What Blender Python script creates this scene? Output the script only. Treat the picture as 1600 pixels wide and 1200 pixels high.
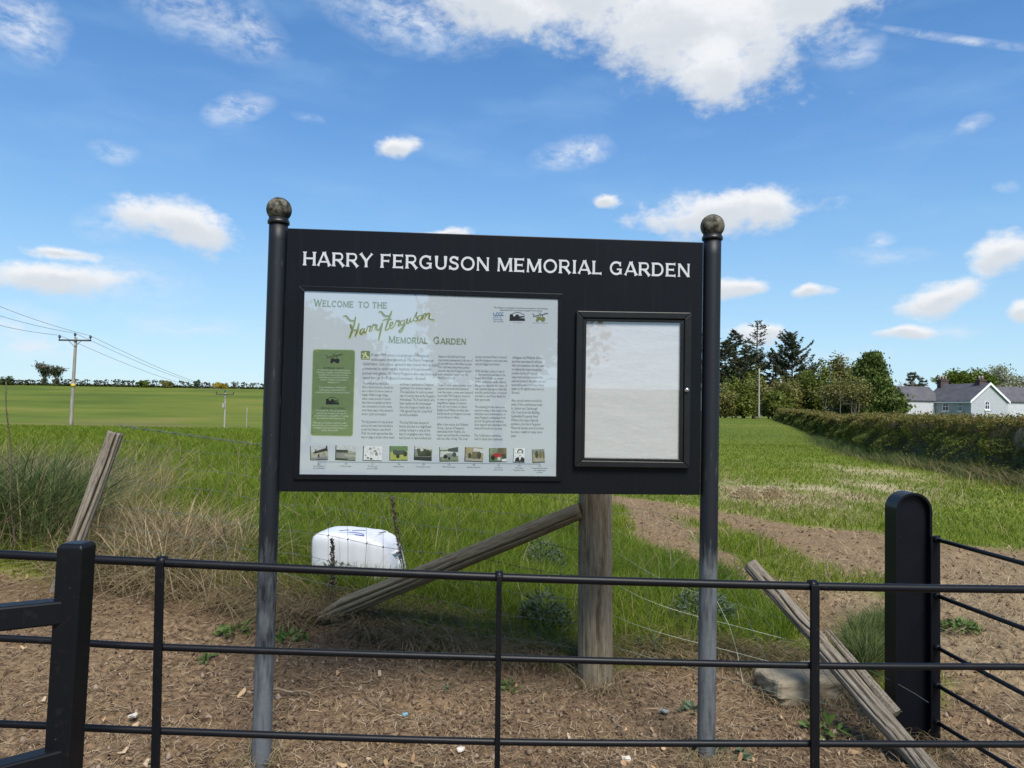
import bpy, math, random
import numpy as np
from mathutils import Matrix, Vector
rad = math.radians
for o in list(bpy.data.objects): bpy.data.objects.remove(o)
SC = bpy.context.scene
COL = SC.collection
RNG = np.random.default_rng(7)
random.seed(7)

# ------------------------------------------------------------------ camera
F = 1150.0                      # focal length in pixels of the 1600 x 1200 photograph
CAMZ, PITCH, ROLL = 1.67, rad(1.75), rad(0.95)
cam_d = bpy.data.cameras.new('camera'); cam = bpy.data.objects.new('camera', cam_d); COL.objects.link(cam)
cam_d.sensor_width = 36.0; cam_d.lens = F/1600*36; cam_d.clip_start = 0.05; cam_d.clip_end = 9000
CM = Matrix.Translation((0, 0, CAMZ)) @ Matrix.Rotation(math.pi/2+PITCH, 4, 'X') @ Matrix.Rotation(ROLL, 4, 'Z')
cam.matrix_world = CM; SC.camera = cam
CR = np.array(CM.to_3x3()); CAM = np.array([0, 0, CAMZ])
def ray(px, py):
    return CR @ np.array([(px-800)/F, (600-py)/F, -1.0])
def at(px, py, Y):
    d = ray(px, py); return CAM + d*(Y/d[1])
def on_z(px, py, z):
    d = ray(px, py); return CAM + d*((z-CAMZ)/d[2])

# ------------------------------------------------------------------ light, sky, exposure
SUN_AZ, SUN_EL = 162.0, 51.0     # azimuth clockwise from the view direction (+Y)
EXPOSURE = 0.55
SUN_STRENGTH, SKY_STRENGTH = 4.0, 0.13
sun_d = bpy.data.lights.new('sun', 'SUN'); sun = bpy.data.objects.new('sun', sun_d); COL.objects.link(sun)
sun_d.energy = SUN_STRENGTH; sun_d.angle = rad(27.0); sun_d.color = (1.0, 0.95, 0.87)
sv = Vector((math.sin(rad(SUN_AZ))*math.cos(rad(SUN_EL)), math.cos(rad(SUN_AZ))*math.cos(rad(SUN_EL)), math.sin(rad(SUN_EL))))
sun.rotation_euler = sv.to_track_quat('Z', 'Y').to_euler()
SC.view_settings.view_transform = 'Standard'; SC.view_settings.look = 'None'
SC.view_settings.exposure = EXPOSURE; SC.view_settings.gamma = 1.0; SC.view_settings.use_curve_mapping = False
SC.cycles.max_bounces = 6; SC.cycles.diffuse_bounces = 3; SC.cycles.transparent_max_bounces = 12
SC.cycles.glossy_bounces = 3; SC.cycles.caustics_reflective = False; SC.cycles.caustics_refractive = False

def nd(nt, typ, **kw):
    n = nt.nodes.new(typ)
    for k, v in kw.items(): setattr(n, k, v)
    return n
def ln(nt, a, b): nt.links.new(a, b)
def mth(nt, op, a, b=None, clamp=False):
    n = nd(nt, 'ShaderNodeMath', operation=op, use_clamp=clamp)
    for i, v in enumerate((a, b)):
        if v is None: continue
        if isinstance(v, (int, float)): n.inputs[i].default_value = v
        else: ln(nt, v, n.inputs[i])
    return n.outputs[0]

world = bpy.data.worlds.new('World'); SC.world = world; world.use_nodes = True
wt = world.node_tree; wt.nodes.clear()
w_out = nd(wt, 'ShaderNodeOutputWorld'); w_bg = nd(wt, 'ShaderNodeBackground')
w_bg.inputs['Strength'].default_value = SKY_STRENGTH
ln(wt, w_bg.outputs[0], w_out.inputs[0])
sky = nd(wt, 'ShaderNodeTexSky', sky_type='NISHITA')
sky.sun_disc = False; sky.sun_elevation = rad(SUN_EL); sky.sun_rotation = rad(SUN_AZ)
sky.air_density = 1.0; sky.dust_density = 0.25; sky.ozone_density = 3.0; sky.altitude = 60
hs = nd(wt, 'ShaderNodeHueSaturation'); hs.inputs['Saturation'].default_value = 1.15; hs.inputs['Value'].default_value = 1.0
ln(wt, sky.outputs[0], hs.inputs['Color'])
tc = nd(wt, 'ShaderNodeTexCoord'); sep = nd(wt, 'ShaderNodeSeparateXYZ'); ln(wt, tc.outputs['Generated'], sep.inputs[0])
az = mth(wt, 'ARCTAN2', sep.outputs[0], sep.outputs[1]); el = mth(wt, 'ARCSINE', sep.outputs[2])
ae = nd(wt, 'ShaderNodeCombineXYZ'); ln(wt, az, ae.inputs[0]); ln(wt, el, ae.inputs[1])
# domain warp so that no cloud keeps an elliptical outline
nw = nd(wt, 'ShaderNodeTexNoise', noise_dimensions='3D'); nw.inputs['Scale'].default_value = 9; nw.inputs['Detail'].default_value = 5
ln(wt, ae.outputs[0], nw.inputs['Vector'])
wv = nd(wt, 'ShaderNodeVectorMath', operation='MULTIPLY_ADD'); ln(wt, nw.outputs['Color'], wv.inputs[0])
wv.inputs[1].default_value = (0.07, 0.04, 0); wv.inputs[2].default_value = (-0.035, -0.02, 0)
ad = nd(wt, 'ShaderNodeVectorMath', operation='ADD'); ln(wt, ae.outputs[0], ad.inputs[0]); ln(wt, wv.outputs[0], ad.inputs[1])
AEW = ad.outputs[0]
def azel(px, py):
    d = ray(px, py); d = d/np.linalg.norm(d); return math.atan2(d[0], d[1]), math.asin(d[2])
def blob(px, py, rx, ry, ang=0.0, dy=0.0, src=None):
    a0, e0 = azel(px, py); a1, _ = azel(px+rx, py); _, e1 = azel(px, py-ry)
    mp = nd(wt, 'ShaderNodeMapping', vector_type='TEXTURE')
    mp.inputs['Location'].default_value = (a0, e0-dy*abs(e1-e0), 0)
    mp.inputs['Rotation'].default_value = (0, 0, rad(ang))
    mp.inputs['Scale'].default_value = (abs(a1-a0), abs(e1-e0), 1)
    ln(wt, src or AEW, mp.inputs['Vector'])
    le = nd(wt, 'ShaderNodeVectorMath', operation='LENGTH'); ln(wt, mp.outputs[0], le.inputs[0])
    return mth(wt, 'SUBTRACT', 1.0, le.outputs['Value'])
def vmax(lst):
    v = lst[0]
    for u in lst[1:]: v = mth(wt, 'MAXIMUM', v, u)
    return v
def remap(v, a, b, c=0.0, d=1.0, smooth=True):
    n = nd(wt, 'ShaderNodeMapRange'); n.interpolation_type = 'SMOOTHSTEP' if smooth else 'LINEAR'
    n.inputs['From Min'].default_value = a; n.inputs['From Max'].default_value = b
    n.inputs['To Min'].default_value = c; n.inputs['To Max'].default_value = d
    ln(wt, v, n.inputs['Value']); return n.outputs[0]
CUM = [(900, -30, 340, 115, -3), (1085, 40, 250, 125, -12), (1110, 110, 70, 75, 0), (1260, -5, 170, 95, 8), (760, 0, 170, 70, -15),
       (285, 350, 112, 46, -4), (85, 432, 135, 30, 0), (625, 228, 40, 22, 0), (1125, 333, 160, 42, 0), (1200, 335, 75, 38, 0), (950, 312, 32, 13, 0),
       (1152, 453, 52, 22, 0), (1268, 460, 40, 12, 0), (1466, 468, 80, 36, 22), (1578, 395, 80, 44, 18), (1605, 488, 34, 24, 0),
       (1415, 525, 62, 13, 0), (1190, 522, 52, 20, 0), (95, 392, 70, 14, -6), (690, 366, 50, 12, 0)]
WSP = [(372, 175, 62, 30, 20, .8), (180, 235, 48, 24, 0, .6), (900, 235, 80, 26, 8, .8), (30, 30, 90, 70, 0, .85), (310, 20, 160, 60, -15, .6),
       (395, 45, 70, 50, -30, .6), (1330, 85, 60, 30, 15, .6), (1520, 200, 34, 17, 25, .55), (1378, 372, 30, 18, 30, .6), (60, 540, 190, 32, 0, .75),
       (20, 505, 110, 40, 0, .7), (300, 510, 160, 26, 0, .4), (1475, 522, 90, 18, 0, .45), (1240, 142, 22, 12, 0, .5), (180, 440, 160, 50, 0, .4), (1380, 395, 90, 20, 0, .35),
       (175, 345, 60, 40, 0, .55), (640, 30, 180, 60, -8, .7), (1580, 285, 30, 12, 0, .5), (1300, 560, 160, 18, 0, .3), (480, 180, 26, 10, 0, .4), (1060, 520, 120, 30, 0, .4)]
nf = nd(wt, 'ShaderNodeTexNoise'); nf.inputs['Scale'].default_value = 17; nf.inputs['Detail'].default_value = 8; nf.inputs['Roughness'].default_value = 0.62
mpn = nd(wt, 'ShaderNodeMapping'); mpn.inputs['Scale'].default_value = (1, 1.5, 1); ln(wt, ae.outputs[0], mpn.inputs[0]); ln(wt, mpn.outputs[0], nf.inputs['Vector'])
FB = mth(wt, 'SUBTRACT', nf.outputs[0], 0.5)
nh = nd(wt, 'ShaderNodeTexNoise'); nh.inputs['Scale'].default_value = 62; nh.inputs['Detail'].default_value = 6; nh.inputs['Roughness'].default_value = .6; ln(wt, mpn.outputs[0], nh.inputs['Vector'])
FBs = mth(wt, 'ADD', mth(wt, 'MULTIPLY', FB, 1.35), mth(wt, 'MULTIPLY', mth(wt, 'SUBTRACT', nh.outputs[0], .5), .55))
fc = mth(wt, 'ADD', vmax([blob(*c) for c in CUM]), FBs)
fc2 = mth(wt, 'ADD', vmax([blob(*c, dy=-0.55) for c in CUM]), mth(wt, 'MULTIPLY', FB, 1.1))
dens = remap(fc, -0.04, 0.60)
shade = remap(mth(wt, 'SUBTRACT', fc, fc2), -0.15, 0.65)          # undersides, further from the sun
thick = remap(fc, 0.45, 1.15)
nf2 = nd(wt, 'ShaderNodeTexNoise'); nf2.inputs['Scale'].default_value = 30; nf2.inputs['Detail'].default_value = 7; nf2.inputs['Roughness'].default_value = 0.65
mp2 = nd(wt, 'ShaderNodeMapping'); mp2.inputs['Scale'].default_value = (1, 1.9, 1); mp2.inputs['Rotation'].default_value = (0, 0, rad(20)); ln(wt, AEW, mp2.inputs[0]); ln(wt, mp2.outputs[0], nf2.inputs['Vector'])
wl = []
for c in WSP: wl.append(mth(wt, 'MULTIPLY', mth(wt, 'MAXIMUM', blob(*c[:5]), 0.0), c[5]))
con = blob(1500, 62, 200, 9, -19.0, 0.0, ae.outputs[0])                               # old vapour trail
wl.append(mth(wt, 'MULTIPLY', mth(wt, 'MAXIMUM', con, 0.0), 0.62))
wsp = mth(wt, 'MULTIPLY', vmax(wl), remap(nf2.outputs[0], 0.30, 0.72))
wsp = mth(wt, 'MULTIPLY', wsp, 1.35, clamp=True)
nv = nd(wt, 'ShaderNodeTexNoise'); nv.inputs['Scale'].default_value = 5; nv.inputs['Detail'].default_value = 5
mp3 = nd(wt, 'ShaderNodeMapping'); mp3.inputs['Scale'].default_value = (1, 4, 1); ln(wt, AEW, mp3.inputs[0]); ln(wt, mp3.outputs[0], nv.inputs['Vector'])
veil = mth(wt, 'MULTIPLY', remap(nv.outputs[0], 0.42, 0.8), 0.22)  # thin high cirrus
low = mth(wt, 'MULTIPLY', remap(el, 0.25, 0.0), 0.25)             # pale air near the horizon
haze_f = mth(wt, 'MAXIMUM', veil, low)
CB = 1.0/SKY_STRENGTH/2**EXPOSURE
c1 = nd(wt, 'ShaderNodeMix', data_type='RGBA'); ln(wt, haze_f, c1.inputs['Factor'])
# Nishita sky blended with the deep clear blue of the photograph's day, elevation by elevation
gr = nd(wt, 'ShaderNodeValToRGB'); ge_ = gr.color_ramp.elements
SKYC = [(0.0, (.50, .74, .90)), (.08, (.42, .67, .88)), (.23, (.235, .49, .83)), (.34, (.145, .35, .73)), (.45, (.095, .265, .61)), (.62, (.07, .21, .52)), (1.0, (.05, .16, .42))]
while len(ge_) < len(SKYC): ge_.new(.5)
for k_, (p_, c_) in enumerate(SKYC): ge_[k_].position = p_; ge_[k_].color = (*c_, 1)
ln(wt, el, gr.inputs[0]); gs_ = nd(wt, 'ShaderNodeVectorMath', operation='SCALE'); ln(wt, gr.outputs[0], gs_.inputs[0]); gs_.inputs['Scale'].default_value = CB
c0 = nd(wt, 'ShaderNodeMix', data_type='RGBA'); c0.inputs['Factor'].default_value = .72; ln(wt, hs.outputs[0], c0.inputs['A']); ln(wt, gs_.outputs[0], c0.inputs['B']); ln(wt, c0.outputs['Result'], c1.inputs['A'])
c1.inputs['B'].default_value = (.42*CB, .66*CB, .90*CB, 1)
c2 = nd(wt, 'ShaderNodeMix', data_type='RGBA'); ln(wt, wsp, c2.inputs['Factor']); ln(wt, c1.outputs['Result'], c2.inputs['A']); c2.inputs['B'].default_value = (.80*CB, .86*CB, .95*CB, 1)
cc = nd(wt, 'ShaderNodeMix', data_type='RGBA'); ln(wt, shade, cc.inputs['Factor']); cc.inputs['A'].default_value = (.93*CB, .94*CB, .96*CB, 1); cc.inputs['B'].default_value = (.68*CB, .73*CB, .79*CB, 1)
ct = nd(wt, 'ShaderNodeMix', data_type='RGBA'); ln(wt, mth(wt, 'MULTIPLY', thick, 0.45), ct.inputs['Factor']); ln(wt, cc.outputs['Result'], ct.inputs['A']); ct.inputs['B'].default_value = (.74*CB, .77*CB, .81*CB, 1)
c3 = nd(wt, 'ShaderNodeMix', data_type='RGBA'); ln(wt, mth(wt, 'MULTIPLY', dens, 0.97), c3.inputs['Factor']); ln(wt, c2.outputs['Result'], c3.inputs['A']); ln(wt, ct.outputs['Result'], c3.inputs['B'])
ln(wt, c3.outputs['Result'], w_bg.inputs['Color'])

# ------------------------------------------------------------------ mesh and material helpers
def np_mesh(name, verts, quads=None, tris=None, mat=None, smooth=False, parent=None, attrs=None):
    verts = np.asarray(verts, dtype=np.float32).reshape(-1, 3)
    q = np.asarray(quads if quads is not None else np.zeros((0, 4)), dtype=np.int32).reshape(-1, 4)
    t = np.asarray(tris if tris is not None else np.zeros((0, 3)), dtype=np.int32).reshape(-1, 3)
    me = bpy.data.meshes.new(name)
    me.vertices.add(len(verts)); me.vertices.foreach_set('co', verts.ravel())
    me.loops.add(q.size+t.size); me.loops.foreach_set('vertex_index', np.concatenate([q.ravel(), t.ravel()]))
    me.polygons.add(len(q)+len(t))
    ls = np.concatenate([np.arange(len(q))*4, q.size+np.arange(len(t))*3]).astype(np.int32)
    me.polygons.foreach_set('loop_start', ls)
    if smooth: me.polygons.foreach_set('use_smooth', np.ones(len(q)+len(t), dtype=bool))
    me.update(calc_edges=True)
    for k, v in (attrs or {}).items():
        a = me.attributes.new(k, 'FLOAT', 'POINT'); a.data.foreach_set('value', np.asarray(v, dtype=np.float32))
    if mat: me.materials.append(mat)
    o = bpy.data.objects.new(name, me); COL.objects.link(o)
    if parent: o.parent = parent
    return o
class MB:
    def __init__(s): s.v = []; s.f = []
    def add(s, v, f):
        b = len(s.v); s.v += [tuple(map(float, p)) for p in v]; s.f += [tuple(b+i for i in g) for g in f]; return s
    def box(s, a, b):
        (x0, y0, z0), (x1, y1, z1) = a, b
        return s.add([(x0,y0,z0),(x1,y0,z0),(x1,y1,z0),(x0,y1,z0),(x0,y0,z1),(x1,y0,z1),(x1,y1,z1),(x0,y1,z1)],
                     [(0,3,2,1),(4,5,6,7),(0,1,5,4),(1,2,6,5),(2,3,7,6),(3,0,4,7)])
    def prism(s, poly, y0, y1):      # poly of (x, z); front at y0 (faces -y), back at y1
        n = len(poly)
        ar = sum(poly[i][0]*poly[(i+1) % n][1]-poly[(i+1) % n][0]*poly[i][1] for i in range(n))
        if ar < 0: poly = poly[::-1]
        v = [(x, y0, z) for x, z in poly]+[(x, y1, z) for x, z in poly]
        return s.add(v, [tuple(range(n)), tuple(range(2*n-1, n-1, -1))]+[(i, i+n, (i+1) % n+n, (i+1) % n) for i in range(n)])
    def ribbon(s, L, R, y):          # flat strip between two (x, z) lines at depth y
        n = len(L); v = [(x, y, z) for x, z in L]+[(x, y, z) for x, z in R]
        return s.add(v, [(i, i+1, n+i+1, n+i) for i in range(n-1)])
    def frame(s, o, i, y0, y1):      # mitred frame between outer and inner quads
        for k in range(4):
            j = (k+1) % 4; s.prism([o[k], o[j], i[j], i[k]], y0, y1)
        return s
    def tube(s, pts, r, n=8, cap=True):
        v, f = tube_np(pts, r, n); s.add(v, f)
        if cap:
            b = len(s.v)-len(v); m = len(v)//n
            s.f += [tuple(b+i for i in range(n-1, -1, -1)), tuple(b+(m-1)*n+i for i in range(n))]
        return s
    def sphere(s, c, r, nu=24, nv=14, sq=(1, 1, 1)):
        v = []; f = []
        for j in range(nv+1):
            t = math.pi*j/nv
            for i in range(nu):
                a = 2*math.pi*i/nu; v.append((c[0]+r*sq[0]*math.sin(t)*math.cos(a), c[1]+r*sq[1]*math.sin(t)*math.sin(a), c[2]+r*sq[2]*math.cos(t)))
        for j in range(nv):
            for i in range(nu): f.append((j*nu+i, (j+1)*nu+i, (j+1)*nu+(i+1) % nu, j*nu+(i+1) % nu))
        return s.add(v, f)
    def build(s, name, mat, parent=None, smooth=False, bevel=0.0):
        me = bpy.data.meshes.new(name); me.from_pydata(s.v, [], s.f); me.update()
        if smooth: me.shade_smooth()
        o = bpy.data.objects.new(name, me); COL.objects.link(o); me.materials.append(mat)
        if parent: o.parent = parent
        if bevel:
            m = o.modifiers.new('bevel', 'BEVEL'); m.width = bevel; m.segments = 2; m.limit_method = 'ANGLE'; m.angle_limit = rad(40)
        return o
def tube_np(pts, r, n=8):
    pts = [np.asarray(p, float) for p in pts]; m = len(pts)
    if not hasattr(r, '__len__'): r = [r]*m
    v = []; prev = None
    for i, p in enumerate(pts):
        t = pts[min(i+1, m-1)]-pts[max(i-1, 0)]; t = t/(np.linalg.norm(t)+1e-12)
        if prev is None:
            a = np.array([0, 0, 1.0]) if abs(t[2]) < .9 else np.array([1.0, 0, 0])
            prev = np.cross(t, a)
        u = prev-t*np.dot(prev, t); u /= np.linalg.norm(u); w = np.cross(t, u); prev = u
        for k in range(n):
            a = 2*math.pi*k/n; v.append(p+r[i]*(math.cos(a)*u+math.sin(a)*w))
    f = [(i*n+k, i*n+(k+1) % n, (i+1)*n+(k+1) % n, (i+1)*n+k) for i in range(m-1) for k in range(n)]
    return v, f
def tag(o, label, cat, group=None, kind=None):
    if label: o['label'] = label
    if cat: o['category'] = cat
    if group: o['group'] = group
    if kind: o['kind'] = kind
    return o
def thing(name, label, cat, loc=(0, 0, 0), rotz=0.0, group=None):
    o = bpy.data.objects.new(name, None); COL.objects.link(o); o.location = loc; o.rotation_euler = (0, 0, rotz)
    o.empty_display_size = 0.2
    return tag(o, label, cat, group)
def copy_tree(o, parent=None):
    c = o.copy(); COL.objects.link(c)
    if parent: c.parent = parent
    for ch in list(o.children): copy_tree(ch, c)
    return c

def newmat(name):
    m = bpy.data.materials.new(name); m.use_nodes = True; nt = m.node_tree; nt.nodes.clear()
    out = nd(nt, 'ShaderNodeOutputMaterial'); return m, nt, out
def noise(nt, scale, detail=5, rough=.55, stretch=(1, 1, 1), coord='Object', w=None):
    t = nd(nt, 'ShaderNodeTexCoord'); mp = nd(nt, 'ShaderNodeMapping'); mp.inputs['Scale'].default_value = stretch
    ln(nt, t.outputs[coord], mp.inputs[0])
    if w: mp.inputs['Location'].default_value = w
    n = nd(nt, 'ShaderNodeTexNoise'); n.inputs['Scale'].default_value = scale; n.inputs['Detail'].default_value = detail; n.inputs['Roughness'].default_value = rough
    ln(nt, mp.outputs[0], n.inputs['Vector']); return n.outputs[0]
def ramp(nt, fac, stops):
    r = nd(nt, 'ShaderNodeValToRGB'); e = r.color_ramp.elements
    while len(e) < len(stops): e.new(0.5)
    for k, (p, c) in enumerate(stops): e[k].position = p; e[k].color = (*c, 1)
    ln(nt, fac, r.inputs[0]); return r.outputs[0]
def mixc(nt, fac, a, b):
    n = nd(nt, 'ShaderNodeMix', data_type='RGBA')
    for i, v in (('Factor', fac), ('A', a), ('B', b)):
        if isinstance(v, (int, float)): n.inputs[i].default_value = v
        elif isinstance(v, tuple): n.inputs[i].default_value = (*v, 1)
        else: ln(nt, v, n.inputs[i])
    return n.outputs['Result']
def princ(nt, out, col, rough=.6, metal=0.0, spec=.5, bump=None, bstr=.3, bdist=.01, coat=0):
    p = nd(nt, 'ShaderNodeBsdfPrincipled')
    for k, v in (('Base Color', col), ('Roughness', rough), ('Metallic', metal)):
        if isinstance(v, (int, float)): p.inputs[k].default_value = v
        elif isinstance(v, tuple): p.inputs[k].default_value = (*v, 1)
        else: ln(nt, v, p.inputs[k])
    p.inputs['Specular IOR Level'].default_value = spec; p.inputs['Coat Weight'].default_value = coat
    if bump is not None:
        b = nd(nt, 'ShaderNodeBump'); b.inputs['Strength'].default_value = bstr; b.inputs['Distance'].default_value = bdist
        ln(nt, bump, b.inputs['Height']); ln(nt, b.outputs[0], p.inputs['Normal'])
    ln(nt, p.outputs[0], out.inputs[0]); return p
def m_noise(name, a, b, scale=8, rough=.6, stretch=(1, 1, 1), bstr=0, bdist=.01, lo=.35, hi=.65, spec=.5, metal=0, detail=6):
    m, nt, out = newmat(name); n = noise(nt, scale, detail, .6, stretch)
    princ(nt, out, ramp(nt, n, [(lo, a), (hi, b)]), rough, metal, spec, n if bstr else None, bstr, bdist); return m
def m_leaf(name, cols, trans=.35, rough=.5, attr=None):
    m, nt, out = newmat(name); g = nd(nt, 'ShaderNodeNewGeometry')
    k = len(cols); col = ramp(nt, g.outputs['Random Per Island'], [((i+.5)/k, c) for i, c in enumerate(cols)])
    d = nd(nt, 'ShaderNodeBsdfPrincipled'); d.inputs['Roughness'].default_value = rough; d.inputs['Specular IOR Level'].default_value = .25; ln(nt, col, d.inputs['Base Color'])
    t = nd(nt, 'ShaderNodeBsdfTranslucent'); ln(nt, col, t.inputs['Color'])
    mx = nd(nt, 'ShaderNodeMixShader'); mx.inputs[0].default_value = trans; ln(nt, d.outputs[0], mx.inputs[1]); ln(nt, t.outputs[0], mx.inputs[2])
    ln(nt, mx.outputs[0], out.inputs[0]); return m

# value noise for geometry
def vnoise(x, y, seed=0):
    xi = np.floor(x).astype(np.int64); yi = np.floor(y).astype(np.int64); fx = x-xi; fy = y-yi
    fx = fx*fx*(3-2*fx); fy = fy*fy*(3-2*fy)
    def h(a, b):
        n = (a*374761393+b*668265263+seed*974711) & 0xffffffff
        n = ((n ^ (n >> 13))*1274126177) & 0xffffffff
        return ((n ^ (n >> 16)) & 0xffff)/65535.0
    return (h(xi, yi)*(1-fx)+h(xi+1, yi)*fx)*(1-fy)+(h(xi, yi+1)*(1-fx)+h(xi+1, yi+1)*fx)*fy
def fbm(x, y, oct=4, seed=0, gain=.5):
    s = 0; a = 1; t = 0
    for k in range(oct): s = s+a*vnoise(x*2**k, y*2**k, seed+k*17); t += a; a *= gain
    return s/t
def sstep(v, a, b):
    t = np.clip((v-a)/(b-a), 0, 1); return t*t*(3-2*t)
MIRROR_TREES = [(2.6, -18, 8.5, 3.2, 504, 'roadside tree mirrored in the welcome panel'), (-4.5, -24, 5.5, 3.0, 505, 'lower roadside tree mirrored left in the welcome panel')]

# ------------------------------------------------------------------ terrain
_lg = np.linspace(math.log(1.0), math.log(5001.0), 1500)
def _tab(xs, zs, sm=18):
    t = np.interp(np.exp(_lg)-1, xs, zs); k = np.ones(sm)/sm
    return np.convolve(np.pad(t, sm, mode='edge'), k, 'same')[sm:-sm]
_TL = _tab([0, 3.4, 5.0, 6.2, 9, 15, 30, 50, 64, 80, 100, 130, 180, 232, 300, 600, 4000], [0, 0, .2, .40, .43, .42, .2, -.18, -1.2, -2.6, -3.2, -2.0, 1.8, 6.1, 6.2, 2, -5])
_TR = _tab([0, 4.2, 5.2, 12, 30, 36, 41, 60, 112, 140, 300, 4000], [0, 0, .02, .05, .0, -.05, -.25, .0, .40, .2, -3, -8])
_TB = _tab([0, 60, 200, 400, 4000], [0, 0, 7.5, 10, 10])
def Z(x, y):
    x = np.asarray(x, float); y = np.asarray(y, float)
    yy = np.maximum(y, 0); s = x/(1.5+.3*yy); t = sstep(-s, -.3, .5)
    L = np.log(yy+1)
    z = np.interp(L, _lg, _TL)*t+np.interp(L, _lg, _TR)*(1-t)
    return z+np.interp(np.log(np.maximum(-y, 0)+1), _lg, _TB)
def zz(x, y): return float(Z(x, y))
def G(px, py):
    z = 0.0
    for _ in range(60):
        p = on_z(px, py, z); z = .5*z+.5*zz(p[0], p[1])
    return p
def gpoly(pts): return np.array([G(*p)[:2] for p in pts])
def sdist(P, poly):
    d = np.full(len(P), 1e9); ins = np.zeros(len(P), bool); n = len(poly)
    for i in range(n):
        a = poly[i]; b = poly[(i+1) % n]; e = b-a; w = P-a
        t = np.clip((w@e)/(e@e+1e-12), 0, 1); q = w-t[:, None]*e; d = np.minimum(d, np.hypot(q[:, 0], q[:, 1]))
        c = ((a[1] > P[:, 1]) != (b[1] > P[:, 1])) & (P[:, 0] < (b[0]-a[0])*(P[:, 1]-a[1])/(b[1]-a[1]+1e-12)+a[0])
        ins ^= c
    return np.where(ins, d, -d)          # positive inside
SOIL_FRONT = np.vstack([[[-9, -6], [-9, 6.0]], gpoly([(-250, 885), (0, 893), (90, 905), (200, 922), (300, 940), (400, 952), (480, 962), (560, 966), (610, 1000), (750, 1026), (905, 1044),
             (960, 1040), (1090, 1034), (1200, 1052), (1300, 1066), (1380, 1106), (1430, 1112), (1500, 1085), (1800, 1085)]), [[9, 2.6], [9, -6]]])
TRACK_A = gpoly([(940, 772), (1040, 783), (1130, 800), (1250, 822), (1385, 838), (1480, 850), (1600, 856), (1800, 870)])
TRACK_A = np.vstack([TRACK_A, gpoly([(2100, 1300), (1480, 1300), (1465, 1165), (1440, 1080), (1440, 960), (1400, 915), (1300, 885), (1180, 850), (1120, 824), (1030, 804), (940, 788)])])
TRACK_B = gpoly([(985, 790), (1060, 815), (1090, 850), (1160, 884), (1240, 918), (1330, 930), (1440, 958), (1440, 1010), (1340, 1006), (1270, 985), (1190, 945), (1120, 898), (1060, 876), (1000, 836)])
def soil_mask(x, y):
    P = np.stack([x, y], 1); wob = (fbm(x*2.2, y*2.2, 4, 3)-.5)*.55+(fbm(x*9, y*9, 3, 9)-.5)*.22
    a = sstep(sdist(P, SOIL_FRONT)+wob*.55, -.10, .10)
    nz = (fbm(x*1.3+3, y*1.3, 4, 13)-.5)*sstep(y, 4.6, 6.5); b = np.maximum(sdist(P, TRACK_A)+wob*1.0+nz*.8, sdist(P, TRACK_B)+wob*.8+nz*.5+.12); b = sstep(b, -.24, .22)
    return np.maximum(a, b), a
PATCH = [G(1365, 738), G(1290, 768), G(1390, 762), G(1190, 772)]
def dry_mask(x, y):
    d = np.zeros_like(x)
    for p, r in zip(PATCH, (1.1, .8, .9, 1.2)): d = np.maximum(d, np.exp(-(((x-p[0])/r)**2+((y-p[1])/(r*2.2))**2)))
    hay = sstep(x, 2.5, 3.2)*sstep(y, 3.4, 4.4)*sstep(-y, -9.5, -6.5)
    return np.clip(d*1.1*fbm(x*2, y*2, 3, 31)*1.5+hay*.75*fbm(x*1.7, y*1.7, 4, 33), 0, 1)
az_d = np.deg2rad(np.concatenate([np.arange(-180, -44, 6), np.arange(-44, 44.01, .145), np.arange(48, 180, 6)]))
rr = [0.3, .6, 1.0, 1.5, 2.0, 2.5, 2.9, 3.15]
while rr[-1] < 5.8: rr.append(rr[-1]*1.0036)
while rr[-1] < 60: rr.append(rr[-1]*1.012)
while rr[-1] < 4500: rr.append(rr[-1]*1.035)
rr = np.array(rr); AZ, RR = np.meshgrid(az_d, rr)
gx = (RR*np.sin(AZ)).ravel(); gy = (RR*np.cos(AZ)).ravel(); gz = Z(gx, gy)
near = RR.ravel() < 40
soil = np.zeros_like(gx); dry = np.zeros_like(gx); front = np.zeros_like(gx)
soil[near], front[near] = soil_mask(gx[near], gy[near]); dry[near] = dry_mask(gx[near], gy[near])
clod = (fbm(gx*4, gy*4, 3, 1)-.5)*.07+(fbm(gx*17, gy*17, 4, 2, .6)-.5)*.045
cl2 = np.abs(fbm(gx*34, gy*34, 2, 5)-.5)*-.03
fade = np.clip(1-RR.ravel()/25, 0, 1)
gz = gz+(soil*(clod*(1+.7*(1-front))+cl2)+(1-soil)*(fbm(gx*1.5, gy*1.5, 3, 8)-.5)*.10)*fade*sstep(RR.ravel(), 1.5, 3.0)
nc = len(az_d); nr = len(rr)
ii = (np.arange(nr-1)[:, None]*nc+np.arange(nc)[None, :]); jj = (np.arange(nr-1)[:, None]*nc+((np.arange(nc)+1) % nc)[None, :])
quads = np.stack([ii, jj, jj+nc, ii+nc], -1).reshape(-1, 4)[:, ::-1]
V = np.stack([gx, gy, gz], 1); V = np.vstack([V, [[0, 0, 0]]]); ctr = len(V)-1
tri = np.stack([np.arange(nc), np.full(nc, ctr), (np.arange(nc)+1) % nc], 1)
ext = lambda a: np.append(a, 0.0)
m, nt, out = newmat('ground_mat')
def at_attr(nt, nm): n = nd(nt, 'ShaderNodeAttribute'); n.attribute_name = nm; return n.outputs['Fac']
n1 = noise(nt, 2.2, 6, .6); n2 = noise(nt, 26, 7, .7); n3 = noise(nt, 110, 5, .7)
sc_ = ramp(nt, n2, [(.34, (.045, .029, .017)), (.45, (.125, .083, .048)), (.56, (.215, .150, .088)), (.69, (.33, .24, .150))])
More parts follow.
